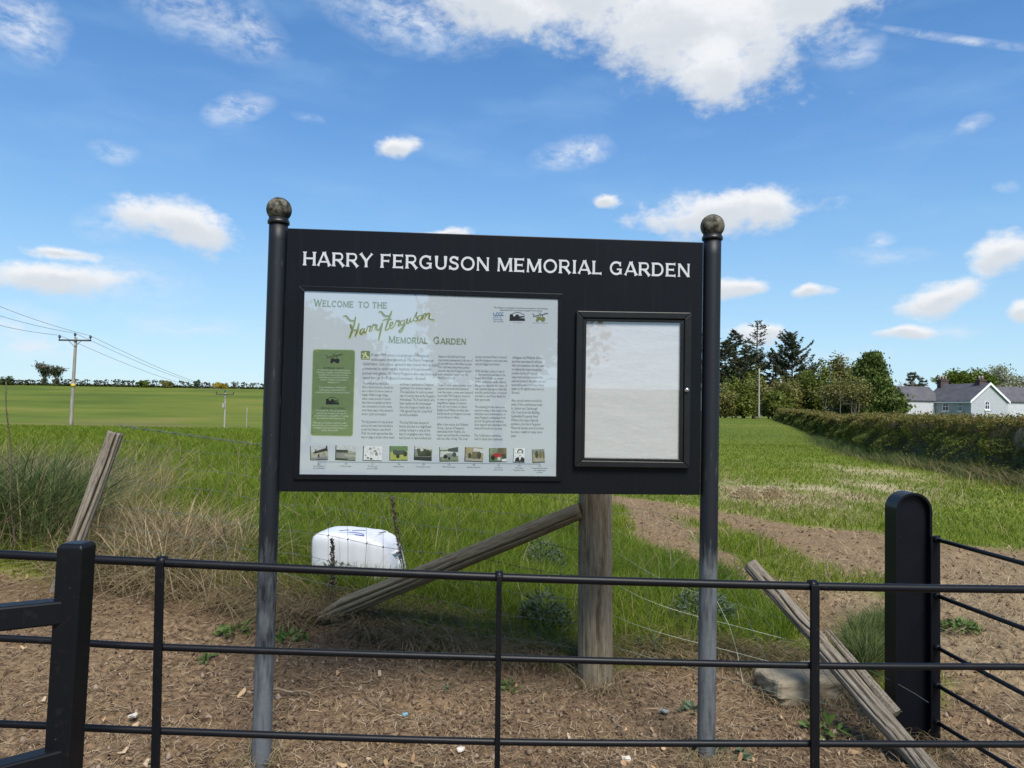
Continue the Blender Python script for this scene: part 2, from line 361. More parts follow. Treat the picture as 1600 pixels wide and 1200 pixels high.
sc_ = mixc(nt, ramp(nt, n1, [(.36, (0, 0, 0)), (.62, (1, 1, 1))]), sc_, mixc(nt, .5, sc_, (.205, .136, .077)))
n0 = noise(nt, .9, 5, .65, (1, 1, 1), 'Object', (3, 7, 1)); sc_ = mixc(nt, mth(nt, 'MULTIPLY', ramp(nt, n0, [(.46, (0, 0, 0)), (.60, (1, 1, 1))]), .42), sc_, (.080, .049, .028))
fib = nd(nt, 'ShaderNodeMapRange'); fib.inputs['From Min'].default_value = .60; fib.inputs['From Max'].default_value = .68; ln(nt, n3, fib.inputs[0])
sc_ = mixc(nt, mth(nt, 'MULTIPLY', fib.outputs[0], .5), sc_, (.42, .33, .22))
track = mixc(nt, ramp(nt, n2, [(.35, (0, 0, 0)), (.7, (1, 1, 1))]), (.135, .088, .046), (.31, .22, .125))
sc_ = mixc(nt, at_attr(nt, 'front'), track, sc_)
# grass-covered ground: rows of crop, patches, far hill
gA = noise(nt, .35, 5, .6, (1, 1, 1)); gB = noise(nt, .05, 6, .60, (.5, 1.5, 1)); gC = noise(nt, 1.1, 5, .65, (.25, 1.6, 1))
gcol = ramp(nt, gA, [(.30, (.095, .130, .018)), (.52, (.140, .172, .022)), (.72, (.19, .21, .032))])
fcol = ramp(nt, gB, [(.36, (.068, .098, .012)), (.46, (.096, .132, .016)), (.56, (.125, .150, .020)), (.68, (.17, .165, .034))])
fcol = mixc(nt, ramp(nt, gC, [(.40, (0, 0, 0)), (.72, (.28, .28, .28))]), fcol, (.078, .102, .014))
gcol = mixc(nt, at_attr(nt, 'far'), gcol, fcol)
gcol = mixc(nt, at_attr(nt, 'tram'), gcol, (.155, .125, .05))
dcol = mixc(nt, n2, (.30, .235, .13), (.46, .39, .25))
c = mixc(nt, at_attr(nt, 'soil'), gcol, sc_); c = mixc(nt, at_attr(nt, 'dry'), c, dcol)
hb = mth(nt, 'ADD', mth(nt, 'MULTIPLY', n2, .6), mth(nt, 'MULTIPLY', n3, .5))
princ(nt, out, c, .95, 0, .15, hb, .75, .02); M_ground = m
R_ = RR.ravel(); farm = sstep(R_, 20, 60)
tram = sstep(R_, 84, 100)*sstep(-R_, -165, -118)*sstep(fbm(gx*.03, gy*.06, 4, 77), .42, .62)*(gy > 0)*(gx < -20)*.8
ground = np_mesh('ground', V, quads, tri, M_ground, True, None, {'soil': ext(soil), 'dry': ext(dry), 'front': ext(front), 'far': ext(farm), 'tram': ext(tram)})
tag(ground, 'bare brown soil rising into green fields that run to the skyline', 'ground', kind='structure')

# ------------------------------------------------------------------ sign board
WN = lambda *a: np.array(a, float)
SO = WN(-1.127, 3.43); SE = WN(2.083, .147); SL = np.linalg.norm(SE); SE /= SL; SNv = WN(-SE[1], SE[0]); S_ANG = math.atan2(SE[1], SE[0])
def S(px, py, off=0.0):
    d = ray(px, py); den = d[:2]@SNv; t = ((SO-SNv*off)@SNv)/den; p = CAM+d*t
    return (float((p[:2]-SO)@SE), float(p[2]))
sign_root = thing('information_board', 'black information board with welcome panel and empty notice case on two ball topped posts', 'information board', (SO[0], SO[1], 0), S_ANG)
# painted steel that has worn to grey in vertical streaks
def m_worn(name, base, grey, z_lo=None, z_hi=None, amount=.5):
    m, nt, out = newmat(name); a = noise(nt, 9, 6, .65, (6, 6, .7)); b = noise(nt, 3.2, 4, .6, (1, 1, .8)); s_ = noise(nt, 60, 4, .6)
    w = mth(nt, 'ADD', mth(nt, 'MULTIPLY', a, .6), mth(nt, 'MULTIPLY', b, .5))
    if z_lo is not None:
        t = nd(nt, 'ShaderNodeTexCoord'); sp = nd(nt, 'ShaderNodeSeparateXYZ'); ln(nt, t.outputs['Object'], sp.inputs[0])
        mr = nd(nt, 'ShaderNodeMapRange'); mr.inputs['From Min'].default_value = z_lo; mr.inputs['From Max'].default_value = z_hi; ln(nt, sp.outputs[2], mr.inputs[0])
        w = mth(nt, 'ADD', w, mth(nt, 'MULTIPLY', mr.outputs[0], .32))
    f = nd(nt, 'ShaderNodeMapRange'); f.inputs['From Min'].default_value = .80-amount*.3; f.inputs['From Max'].default_value = 1.02-amount*.3; ln(nt, w, f.inputs[0])
    c = mixc(nt, f.outputs[0], base, mixc(nt, s_, grey, tuple(v*.6 for v in grey)))
    sp2 = nd(nt, 'ShaderNodeMapRange'); sp2.inputs['From Min'].default_value = .72; sp2.inputs['From Max'].default_value = .76; ln(nt, s_, sp2.inputs[0])
    c = mixc(nt, mth(nt, 'MULTIPLY', sp2.outputs[0], .5), c, (.25, .26, .26))
    princ(nt, out, c, .52, 0, .4, s_, .12, .002); return m
M_postL = m_worn('worn_black_paint', (.0065, .008, .011), (.13, .145, .16), 1.30, .25, .56)
M_postR = m_worn('worn_grey_paint', (.0075, .009, .013), (.135, .148, .158), 1.12, .90, .46)
M_ball = m_noise('lichened_ball', (.014, .0135, .010), (.17, .155, .115), 34, .85, (1, 1, 1), .5, .004, .40, .66, .3)
m, nt, out = newmat('satin_black_board'); b1 = noise(nt, 2.5, 5, .6); b2 = noise(nt, 7, 6, .7, (5, 5, .35)); b3 = noise(nt, 90, 3, .6)
bc = mixc(nt, b1, (.005, .0057, .0075), (.0075, .0085, .011)); bc = mixc(nt, mth(nt, 'MULTIPLY', ramp(nt, b2, [(.56, (0, 0, 0)), (.72, (1, 1, 1))]), .07), bc, (.05, .052, .055)); bc = mixc(nt, mth(nt, 'MULTIPLY', ramp(nt, b3, [(.74, (0, 0, 0)), (.78, (1, 1, 1))]), .35), bc, (.10, .10, .10))
princ(nt, out, bc, ramp(nt, b2, [(.35, (.34, .34, .34)), (.7, (.37, .37, .37))]), 0, .16); M_board = m
M_frame = m_noise('black_aluminium', (.007, .0075, .008), (.011, .0115, .012), 14, .42, (1, 1, 1), .05, .001)
M_case = m_noise('charcoal_case_frame', (.0075, .008, .0085), (.011, .0115, .012), 14, .40, (1, 1, 1), .05, .001, .35, .65, .3)
M_white = m_noise('white_lettering', (.44, .455, .475), (.52, .535, .55), 30, .5, (1, 1, 1), 0)
for (tp, bt, r, mt, gl) in (((435.5, 347), (408, 1190), .043, M_postL, 'black paint worn through in grey streaks'), ((1113, 372), (1103, 1190), .043, M_postR, 'black paint faded to bare grey below the board')):
    a = S(*tp); b = S(*bt); k = (b[1]+.05)/(a[1]-b[1]); b = (b[0]-(a[0]-b[0])*k, -.05)
    ax = WN(a[0]-b[0], 0, a[1]-b[1]); L = np.linalg.norm(ax); ax /= L; A0 = WN(b[0], 0, b[1])
    mb = MB(); mb.tube([A0+ax*L*t for t in np.linspace(0, 1, 30)], r, 28); p = mb.build('post', mt, sign_root, True); p['label'] = gl
    top = A0+ax*L
    mb = MB(); mb.tube([top-ax*.012, top-ax*.010, top+ax*.004, top+ax*.006, top+ax*.016, top+ax*.018], [r, r+.007, r+.007, r+.003, r+.002, r*.55], 28); mb.build('collar', M_frame, p, True)
    mb = MB(); mb.sphere(top+ax*.058, .058, 32, 20); mb.build('ball_finial', M_ball, p, True)
bTL, bTR, bBR, bBL = S(449, 356.3, .025), S(1099, 378.5, .025), S(1094, 773.5, .025), S(434.5, 768, .025)
mb = MB(); mb.prism([bTL, bTR, bBR, bBL], -.025, .03); mb.build('board_panel', M_board, sign_root, False, .003)

# --- title lettering: engraved capitals with thick stems and small flared serifs, drawn stroke by stroke
def arc(cx, cy, rx, ry, a0, a1, n=18):
    return [(cx+rx*math.cos(rad(a0+(a1-a0)*i/n)), cy+ry*math.sin(rad(a0+(a1-a0)*i/n))) for i in range(n+1)]
TK, TH = .185, .13
GL = {
 'H': (.95, [([(.12, 0), (.12, 1)], TK, 1), ([(.83, 0), (.83, 1)], TK, 1), ([(.12, .52), (.83, .52)], TH, 0)]),
 'A': (.98, [([(.05, 0), (.47, 1)], TH, 1), ([(.93, 0), (.49, 1)], TK, 1), ([(.22, .30), (.78, .30)], TH*.9, 0)]),
 'R': (.93, [([(.13, 0), (.13, 1)], TK, 1), ([(.06, .935), (.52, .935)]+arc(.55, .70, .21, .235, 90, -90)+[(.13, .465)], TH, 0), ([(.48, .46), (.88, .0)], TK, 1)]),
 'Y': (.95, [([(.04, 1), (.47, .46)], TK, 1), ([(.91, 1), (.47, .46)], TH, 1), ([(.475, 0), (.475, .5)], TK, 1)]),
 'F': (.82, [([(.13, 0), (.13, 1)], TK, 1), ([(.06, .935), (.76, .935)], TH, 2), ([(.13, .50), (.66, .50)], TH, 2)]),
 'E': (.84, [([(.13, 0), (.13, 1)], TK, 1), ([(.06, .935), (.77, .935)], TH, 2), ([(.13, .51), (.66, .51)], TH, 2), ([(.06, .065), (.79, .065)], TH, 2)]),
 'L': (.78, [([(.13, 0), (.13, 1)], TK, 1), ([(.06, .065), (.74, .065)], TH, 2)]),
 'I': (.36, [([(.18, 0), (.18, 1)], TK, 1)]),
 'T': (.86, [([(.43, 0), (.43, 1)], TK, 1), ([(.04, .935), (.82, .935)], TH, 3)]),
 'D': (1.0, [([(.13, 0), (.13, 1)], TK, 1), ([(.06, .935), (.45, .935)]+arc(.47, .5, .40, .435, 90, -90)+[(.06, .065)], TH*1.15, 0)]),
 'O': (1.10, [(arc(.55, .5, .45, .44, 90, 450, 34), TH*1.2, 0)]),
 'C': (1.0, [(arc(.53, .5, .43, .44, 48, 312, 28), TH*1.2, 0), ([(.84, .66), (.84, .97)], TH*.8, 1)]),
 'G': (1.08, [(arc(.53, .5, .43, .44, 48, 318, 28), TH*1.2, 0), ([(.84, .66), (.84, .97)], TH*.8, 1), ([(.86, .06), (.86, .46)], TK, 1), ([(.58, .42), (.95, .42)], TH*.9, 0)]),
 'S': (.80, [(arc(.40, .735, .26, .205, 15, 265, 16)+arc(.40, .285, .29, .225, 85, -170, 16), TH*1.25, 0), ([(.68, .72), (.68, .97)], TH*.7, 1), ([(.08, .03), (.08, .30)], TH*.7, 1)]),
 'U': (.95, [([(.13, 1), (.13, .36)]+arc(.475, .36, .345, .30, 180, 360, 14)[1:]+[(.82, 1)], TH*1.2, 1)]),
 'N': (1.0, [([(.12, 0), (.12, 1)], TH, 1), ([(.88, 0), (.88, 1)], TH, 1), ([(.13, .97), (.87, .03)], TK, 0)]),
 'M': (1.2, [([(.12, 0), (.15, 1)], TH, 1), ([(1.07, 0), (1.04, 1)], TK, 1), ([(.17, .97), (.60, .06)], TK, 0), ([(.60, .06), (1.02, .97)], TH, 0)]),
 'W': (1.35, [([(.05, 1), (.37, .03)], TK, 1), ([(.37, .03), (.67, .93)], TH, 0), ([(.67, .93), (.97, .03)], TK, 0), ([(1.29, 1), (.97, .03)], TH, 1)]),
}
def stroke(pts, w, flare):
    P = [np.array(p, float) for p in pts]
    if len(P) == 2:
        a, b = P; P = [a+(b-a)*t for t in (0, .06, .16, .84, .94, 1)]; ws = [1, 1, 1, 1, 1, 1]
        if flare in (1, 3): ws = [1.75, 1.3, 1, 1, 1.3, 1.75]
        if flare == 2: ws = [1, 1, 1, 1, 1.5, 2.1]
        if flare == 3: ws = [2.1, 1.5, 1, 1, 1.5, 2.1]
    else:
        ws = [1]*len(P)
        if flare: ws[0] = ws[-1] = 1.6
    L, R = [], []
    for i, p in enumerate(P):
        t = P[min(i+1, len(P)-1)]-P[max(i-1, 0)]; t /= np.linalg.norm(t)+1e-9; nrm = np.array([-t[1], t[0]])
        L.append(p+nrm*w*ws[i]/2); R.append(p-nrm*w*ws[i]/2)
    return L, R
def caps_width(txt, small=.78, sp=.12):
    x = 0
    for wd in txt.split(' '):
        for i, ch in enumerate(wd): x += (GL[ch][0]+sp)*(small if (i and small) else 1)
        x += .48
    return x-.48-sp
def caps(mb, txt, A, B, h, off, small=1.0, sp=.12, bold=1.0):
    """capitals along the base line A to B (local board metres), cap height h"""
    A = np.array(A); B = np.array(B); e = (B-A)/np.linalg.norm(B-A); up = np.array([-e[1], e[0]])
    sx = np.linalg.norm(B-A)/caps_width(txt, small, sp); x = 0; k = 0
    for wd in txt.split(' '):
        for i, ch in enumerate(wd):
            g = small if i else 1.0
            for pts, w, fl in GL[ch][1]:
                L, R = stroke(pts, w*bold, fl)
                f = lambda q: tuple(A+e*(x+q[0]*g)*sx+up*q[1]*h*g)
                mb.ribbon([f(q) for q in L], [f(q) for q in R], -off-.00006*(k % 5)); k += 1
            x += (GL[ch][0]+sp)*g
        x += .48
ta, tb = np.array(S(473.5, 414.5, .026)), np.array(S(1078, 433, .026)); tw = caps_width('HARRY FERGUSON MEMORIAL GARDEN', 1.0); tx0 = 0.0
for wd in ('HARRY', 'FERGUSON', 'MEMORIAL', 'GARDEN'):
    ww = caps_width(wd, 1.0); mb = MB(); caps(mb, wd, ta+(tb-ta)*tx0/tw, ta+(tb-ta)*(tx0+ww)/tw, .0645, .0262, 1.0, .12, 1.0); mb.build('title_lettering', M_white, sign_root); tx0 += ww+.12+.48

# --- welcome panel on the left
po = (S(467.5, 446.5, .03), S(880, 459.5, .03), S(877, 752, .03), S(459, 749, .03))
pi = (S(476, 454.5, .03), S(872, 467, .03), S(869, 744, .03), S(468, 741, .03))
mb = MB(); mb.frame(po, pi, -.0345, -.0255); fr = mb.build('panel_frame', M_board, sign_root, False, .0015)
M_poster = m_noise('poster_print', (.455, .515, .56), (.50, .56, .605), 1.5, .45, (1, 1, 1), 0, .001, .3, .7, .3)
mb = MB(); mb.prism(list(pi), -.0285, -.0255); poster = mb.build('welcome_panel', M_poster, sign_root)
e_p = np.array(pi[2])-np.array(pi[3]); e_p /= np.linalg.norm(e_p); u_p = np.array([-e_p[1], e_p[0]])
PXM = 3.46/F
def flat(name): return newmat(name)
def ink(name, c): return m_noise(name, c, tuple(min(1, v*1.12) for v in c), 40, .6, (1, 1, 1), 0, .001, .3, .7, .3)
I_dark = ink('dark_ink', (.085, .105, .11)); I_green = ink('green_ink', (.16, .22, .13)); I_olive = ink('olive_ink', (.15, .185, .075)); I_pale = ink('pale_yellow_ink', (.55, .56, .33))
I_box = ink('green_box_ink', (.13, .195, .09)); I_edge = ink('leaf_green_edge', (.27, .38, .16)); I_white = ink('white_ink', (.50, .58, .48)); I_blue = ink('blue_ink', (.03, .13, .30)); I_black = ink('black_ink', (.015, .017, .02))
I_line = ink('grey_ink', (.20, .25, .28))
_fcv = None
def text_vf(body, spacing=1.0, align='LEFT'):
    cu = bpy.data.curves.new('t', 'FONT'); cu.body = body; cu.size = 1; cu.resolution_u = 1; cu.space_line = spacing; cu.align_x = align
    o = bpy.data.objects.new('t', cu); COL.objects.link(o)
    dg = bpy.context.evaluated_depsgraph_get(); me = bpy.data.meshes.new_from_object(o.evaluated_get(dg))
    v = np.zeros(len(me.vertices)*3); me.vertices.foreach_get('co', v); f = [tuple(p.vertices) for p in me.polygons]
    bpy.data.objects.remove(o); bpy.data.curves.remove(cu); bpy.data.meshes.remove(me)
    return v.reshape(-1, 3)[:, :2], f
def put_text(mb, body, px, py, width_px, line_px, off, align='LEFT', bold=1.0, xh=None):
    """text block whose first base line starts at the given place of the panel; the longest line is width_px wide"""
    v, f = text_vf(body, 1.0, align)
    w = v[:, 0].max()-v[:, 0].min(); nl = body.count('\n')+1
    sx = width_px*PXM/w; sy = line_px*PXM/1.0 if nl > 1 else (xh or line_px)*PXM
    A = np.array(S(px, py, off)); P = A+v[:, :1]*sx*e_p+v[:, 1:]*sy*u_p
    mb.add([(p[0], -off, p[1]) for p in P], f)
def put_block(name, mat, body, px, py, width_px, line_px, off, align='LEFT'):
    v, f = text_vf(body, 1.0, align); sx = width_px*PXM/(v[:, 0].max()-v[:, 0].min()); sy = line_px*PXM
    A = np.array(S(px, py, off)); P = A+v[:, :1]*sx*e_p+v[:, 1:]*sy*u_p
    par = np.cumsum([1 if (not l.strip()) else 0 for l in body.split('\n')]); groups = {}
    for g in f: groups.setdefault(int(par[min(len(par)-1, max(0, int(math.floor(.75-v[list(g), 1].mean()))))]), []).append(g)
    for g in groups.values():
        ids = sorted({i for q in g for i in q}); m_ = {i: k for k, i in enumerate(ids)}
        mb = MB(); mb.add([(P[i][0], -off, P[i][1]) for i in ids], [tuple(m_[i] for i in q) for q in g]); mb.build(name, mat, poster)
def poly_px(mb, pts, off): 
    q = [S(*p, off) for p in pts]; mb.add([(a, -off, b) for a, b in q], [tuple(range(len(q)))])
def line_px(mb, pts, w, off, taper=False):
    P = [np.array(S(*p, off)) for p in pts]
    if len(P) > 2:                       # smooth the trace
        Q = []
        for i in range(len(P)-1):
            p0, p1, p2, p3 = P[max(i-1, 0)], P[i], P[i+1], P[min(i+2, len(P)-1)]
            for t in (0, .25, .5, .75): Q.append(.5*((2*p1)+(-p0+p2)*t+(2*p0-5*p1+4*p2-p3)*t*t+(-p0+3*p1-3*p2+p3)*t**3))
        P = Q+[P[-1]]
    L, R = [], []; n = len(P)
    for i, p in enumerate(P):
        t = P[min(i+1, n-1)]-P[max(i-1, 0)]; t = t/(np.linalg.norm(t)+1e-9); nn = np.array([-t[1], t[0]])
        ww = w*PXM/2*((.55+.45*math.sin(math.pi*i/(n-1))) if taper else 1); L.append(p+nn*ww); R.append(p-nn*ww)
    mb.ribbon(L, R, -off)
O1 = .0292
mb = MB(); caps(mb, 'WELCOME', S(490.5, 478.5, O1), S(552, 480.4, O1), 11.3*PXM, O1, .84, .12, 1.3); mb.build('heading_lettering', I_green, poster); mb = MB(); caps(mb, 'TO', S(559.5, 480.6, O1), S(576.5, 481.1, O1), 9.4*PXM, O1, 1.0, .12, 1.3); mb.build('heading_lettering', I_green, poster); mb = MB(); caps(mb, 'THE', S(581.5, 481.3, O1), S(605, 482, O1), 9.4*PXM, O1, 1.0, .12, 1.3)
mb.build('heading_lettering', I_green, poster); mb = MB(); caps(mb, 'MEMORIAL', S(607, 536, O1), S(668, 537.2, O1), 11.3*PXM, O1, .82, .12, 1.3); mb.build('heading_lettering', I_green, poster); mb = MB(); caps(mb, 'GARDEN', S(677, 537.4, O1), S(728, 538.5, O1), 11.3*PXM, O1, .82, .12, 1.3); mb.build('heading_lettering', I_green, poster)
z2 = lambda pts: [(460+x/7.2727, 440+y/7.2727) for x, y in pts]
SCR = [([(555,398),(588,392),(615,425),(650,448),(685,440)],20),([(697,398),(675,500),(650,575),(625,642)],22),([(636,478),(650,520),(668,545)],24),([(655,548),(690,552),(718,545)],12),([(735,470),(718,550),(690,622)],18),
 ([(793,535),(762,542),(745,580),(762,598),(790,560),(800,528)],12),([(800,528),(792,575),(812,575),(838,500)],12),([(838,500),(850,515),(873,505),(852,560),(878,560)],12),([(878,560),(897,485),(908,500),(930,488),(912,550)],12),
 ([(945,488),(935,535),(958,550),(1003,465)],13),([(1003,465),(982,550),(958,664)],18),([(955,347),(988,345),(1015,378),(1050,395),(1090,382)],20),([(1108,333),(1072,430),(1030,552)],20),([(1003,442),(1045,430),(1110,428)],12),([(1030,552),(1060,545),(1085,525)],11),
 ([(1085,505),(1118,485),(1115,462),(1090,480),(1087,520),(1108,530),(1140,500)],12),([(1140,500),(1162,440),(1172,455),(1195,443),(1180,505),(1200,492)],12),([(1245,438),(1210,455),(1208,490),(1238,485),(1255,432)],12),([(1255,432),(1240,520),(1212,570),(1190,565),(1225,522),(1265,482)],12),
 ([(1265,482),(1283,418),(1275,465),(1300,468),(1322,408)],12),([(1322,408),(1315,455),(1340,452)],12),([(1340,452),(1392,348),(1382,398),(1400,425),(1380,448),(1350,438)],12),([(1432,380),(1405,400),(1408,435),(1438,428),(1452,388),(1432,380)],12),([(1455,432),(1472,375),(1492,370),(1478,425)],12),([(1478,425),(1512,368),(1538,368),(1528,412),(1548,428),(1590,436)],12)]
ma, mc = MB(), MB()
for i, (p, w) in enumerate(SCR):
    line_px(ma, z2([(x+5, y+5) for x, y in p]), (w+9)/7.27, O1+.00004*(i % 3)); line_px(mc, z2(p), (w+6)/7.27, O1+.0003+.00004*(i % 3), True)
ma.build('script_shadow', I_pale, poster); mc.build('script_lettering', I_olive, poster)
# green box with rounded corners
def rrect(x0, y0, x1, y1, r, sk=0.0, n=6):
    pts = []
    for cx, cy, a in ((x1-r, y0+r, -90), (x1-r, y1-r, 0), (x0+r, y1-r, 90), (x0+r, y0+r, 180)):
        for i in range(n+1):
            t = rad(a+90*i/n); X = cx+r*math.cos(t); Y = cy+r*math.sin(t); pts.append((X-sk*(Y-y0), Y+.018*(X-x0)))
    return pts
mb = MB(); poly_px(mb, rrect(488.7, 545.3, 555.3, 680.8, 4.5, .028), O1-.0003); mb.build('box_border', I_edge, poster)
mb = MB(); poly_px(mb, rrect(489.7, 546.3, 554.3, 679.6, 4, .028), O1); mb.build('green_box', I_box, poster)
mb = MB(); put_text(mb, 'HOMEPARK GROUP', 505, 576.3, 32, 3.6, O1+.0003, bold=1, xh=4.2); mb.build('box_heading', I_black, poster); mb = MB(); put_text(mb, 'VIRGINIA, CO. CAVAN', 501, 639, 36, 3.6, O1+.0003, xh=4.2)
# small tractor emblem in the box, and the viaduct mark below it
def tractor(mb, x, y, s, off):
    for cx, cy, r in ((x+.72*s, y-.28*s, .26*s), (x+.14*s, y-.17*s, .15*s)):
        poly_px(mb, [(cx+r*math.cos(a), cy+r*math.sin(a)) for a in np.linspace(0, 2*math.pi, 12, endpoint=False)], off)
    poly_px(mb, [(x+.05*s, y-.30*s), (x+.05*s, y-.52*s), (x+.45*s, y-.55*s), (x+.55*s, y-.4*s), (x+.9*s, y-.5*s), (x+.95*s, y-.25*s), (x+.4*s, y-.18*s)], off+.0001)
def mini_script(mb, x, y, w, off):
    s = w/1040.0
    for p, _ in SCR: line_px(mb, [(x+(a-555)*s, y+(b-660)*s) for a, b in p], max(.45, 16*s), off)
def viaduct(mb, x, y, w, off):
    for k in range(3): line_px(mb, [(x+w*(.02+.01*k), y-.72*w*.5+k*.2), (x+w*.5, y-w*.56+k*.2), (x+w*.98, y-w*.36+k*.2)], .35, off)
    poly_px(mb, [(x, y), (x+.03*w, y-.42*w), (x+.2*w, y-.42*w), (x+.25*w, y-.30*w), (x+.36*w, y-.28*w), (x+.42*w, y-.40*w), (x+.56*w, y-.42*w), (x+.62*w, y-.30*w), (x+.95*w, y-.30*w), (x+.97*w, y-.24*w), (x+.55*w, y-.18*w), (x+.97*w, y-.16*w), (x+w, y)], off)
mb.build('box_heading', I_black, poster)
mb = MB(); mini_script(mb, 508, 561, 28, O1+.0003); tractor(mb, 516, 568, 15, O1+.0003); mb.build('tractor_emblem', I_black, poster)
mb = MB(); viaduct(mb, 509, 632, 21, O1+.0003); mb.build('viaduct_emblem', I_black, poster)
mb = MB(); put_text(mb, 'Growell is the home of the Harry Ferguson\nCelebration Committee. We at Homepark are\nthankful to the owners of the land, their\nunwavering support and all the financial\nassistance during the memorial fund\nraising process.', 521.5, 579.5, 53, 3.75, O1+.0003, 'CENTER'); mb.build('box_lettering', I_white, poster)
mb = MB(); put_text(mb, 'A special thanks to all Ferguson\nenthusiasts and specialists who\ncontributed kindly to the project in kind.', 519.5, 606.5, 53, 3.85, O1+.0003, 'CENTER'); mb.build('box_lettering', I_white, poster)
mb = MB(); put_text(mb, 'The members of the group wish to\nacknowledge the generous support\nof all the local people and friends during\nthe memorial fund raising period.', 517.5, 643, 52, 3.85, O1+.0003, 'CENTER'); mb.build('box_lettering', I_white, poster)
mb = MB(); put_text(mb, 'With special thanks to all those who\nattended the tractor event in Growell\nin August 2004 and Harry Ferguson\n(Sales) Farm 2008.', 515.5, 662, 53, 3.85, O1+.0003, 'CENTER'); mb.build('box_lettering', I_white, poster)
mb = MB(); poly_px(mb, rrect(564, 548, 578.4, 561.5, 1.6, .02), O1); mb.build('initial_block', I_box, poster)
mb = MB(); line_px(mb, [(566, 552), (569, 555), (567, 559)], 1.6, O1+.0003); line_px(mb, [(571, 550), (572, 556), (577, 559)], 2.2, O1+.0003); line_px(mb, [(565, 560), (577, 560.3)], .8, O1+.0003); mb.build('initial_letter', I_pale, poster)
put_block('body_lettering', I_dark, 'It was 1999 when a local group of Ferguson\nenthusiasts, now known as The Harry Ferguson', 580, 556.5, 96, 7.1, O1)
put_block('body_lettering', I_dark, 'Celebration Committee, agreed it was indeed time to build\na memorial to celebrate the memory of local inventor,\npioneer and genius, Mr Harry Ferguson who was born and\nraised here at the Ferguson homestead - Growell.', 566.5, 570.5, 116, 7.2, O1)
put_block('body_lettering', I_dark, "This small group had a plan\nthat a memorial piece would be\nset in either Dromore town or\nmaybe Hillsborough village,\neither venue would of course\nhave been acceptable as harry\nhad connections in both towns\nover many years of his career in\nmotor cycles and aviation.\n\nThe big question for any project\nsuch as this was how and where\nwould the finance come from?\nWell, the most appropriate idea\nwas to stage a tractor show event", 566, 600.5, 51, 5.95, O1)
put_block('body_lettering', I_dark, "and keep it exclusive to Ferguson\nmachinery, for obvious reasons.\nThe ideal place for such an event\nwas of course here at the Ferguson\nHomestead. The Poots family, who\nhave resided at the Homestead\nsince the Ferguson family left in\n1936 agreed that the 'Long Field'\nwould be available.\n\nThis long field was steeped in\nhistory and was in a magnificent\nsetting running in a strip all the\nway to Longlaghery lane. Harry\nwas known to have worked and", 625, 602, 55, 5.95, O1)
put_block('body_lettering', I_dark, "played in this field and most\nimportantly attempted to fly one of\nhis aircraft here, with little success.\nThis field was indeed the perfect\nplace for the first Ferguson tractor\nevent aimed at raising funds for\nHarry's memorial.\n\nThese Tractor events proved very\npopular and were well attended\nover the years - some even featured\nmore than 740 Ferguson tractors\nas seen or gone lovely. Such a\nmagnificent display of tractors\nfrom all over Ireland, Scotland,\nEngland and Wales on what was\nhardly known as Ferguson soil was\na true tribute to Harry.\n\nAfter a few events, the Midlands\nGroup, a group of Ferguson\nenthusiasts from Virginia, Co.\nCavan approached the committee\nwith the offer of help. The local", 684.5, 558.5, 55, 5.58, O1)
put_block('body_lettering', I_dark, "group welcomed them on board\nand the Ferguson road event was\njust got bigger and better.\n\nWith funding in place it was to\nbe the memorial and land to be\nfound. Mr R McElwee, owner\nof the homestead kindly offered\nthe garden opposite the house. It\nwas unanimously agreed that this\nwas the perfect venue, in honour\nand debt to the Poots family for\ntheir generosity.\n\nThe amazing bronze statue you\nsee here today is the result of the\ndedication and determination of\nmany Ferguson enthusiasts from\nall over the globe and without\ntheir support and attendance this\nmemorial would not be here.\n\nThe Celebration committee\nwish to thank their dedicated", 743, 559, 51, 5.6, O1)
put_block('body_lettering', I_dark, "colleagues, the Midlands Group\nand their associates for all their\nhelp and assistance over the years\nin making this memorial garden\npossible and to all financial\nsupporters and associates of the\npast and present. We hope you are\nas proud as we are to have Harry\nstatue in his rightful place here at\nGrowell.\n\nAlso, special mention should be\nmade of the contributions made\nby Lisburn and Castlereagh\nCity Council and the Building\nSustainable Prosperity Fund.\nWithout this major financial\nassistance, the Harry Ferguson\nMemorial Garden would not have\nbecome a reality for many more\nyears.", 800, 560.3, 54, 6.15, O1)
mb = MB(); put_text(mb, 'The Ferguson Celebration Committee are grateful to the following\norganisations for their help and support in N. Ireland:', 814, 482.5, 85, 3.6, O1, 'CENTER'); mb.build('sponsor_lettering', I_black, poster)
mb = MB(); viaduct(mb, 796, 501.3, 24.5, O1); put_text(mb, 'N. Ireland', 802, 504.3, 13, 2, O1, xh=1.6); mb.build('viaduct_emblem', I_black, poster)
mb = MB(); mini_script(mb, 831, 496.5, 26, O1); mb.build('script_emblem', I_black, poster); mb = MB(); put_text(mb, 'Harry Ferguson Celebration', 832.5, 504.8, 24, 2, O1, xh=1.6); mb.build('sponsor_lettering', I_black, poster)
mb = MB(); tractor(mb, 837.5, 503, 15, O1); mb.build('tractor_emblem', I_olive, poster)
mb = MB()
for k in range(4):
    x = 771.5+k*4.0
    line_px(mb, [(x, 488.2), (x-.3, 491.5), (x+2, 493), (x+3.5, 491.8)] if k == 0 else [(x+3.2, 488.6), (x+1, 488.8), (x-.2, 491), (x+1.4, 493.2), (x+3.6, 492.4)], 1.1, O1)
put_text(mb, 'Lisburn &\nCastlereagh\nCity Council', 770.3, 496.3, 16.5, 3.4, O1); mb.build('council_emblem', I_blue, poster)
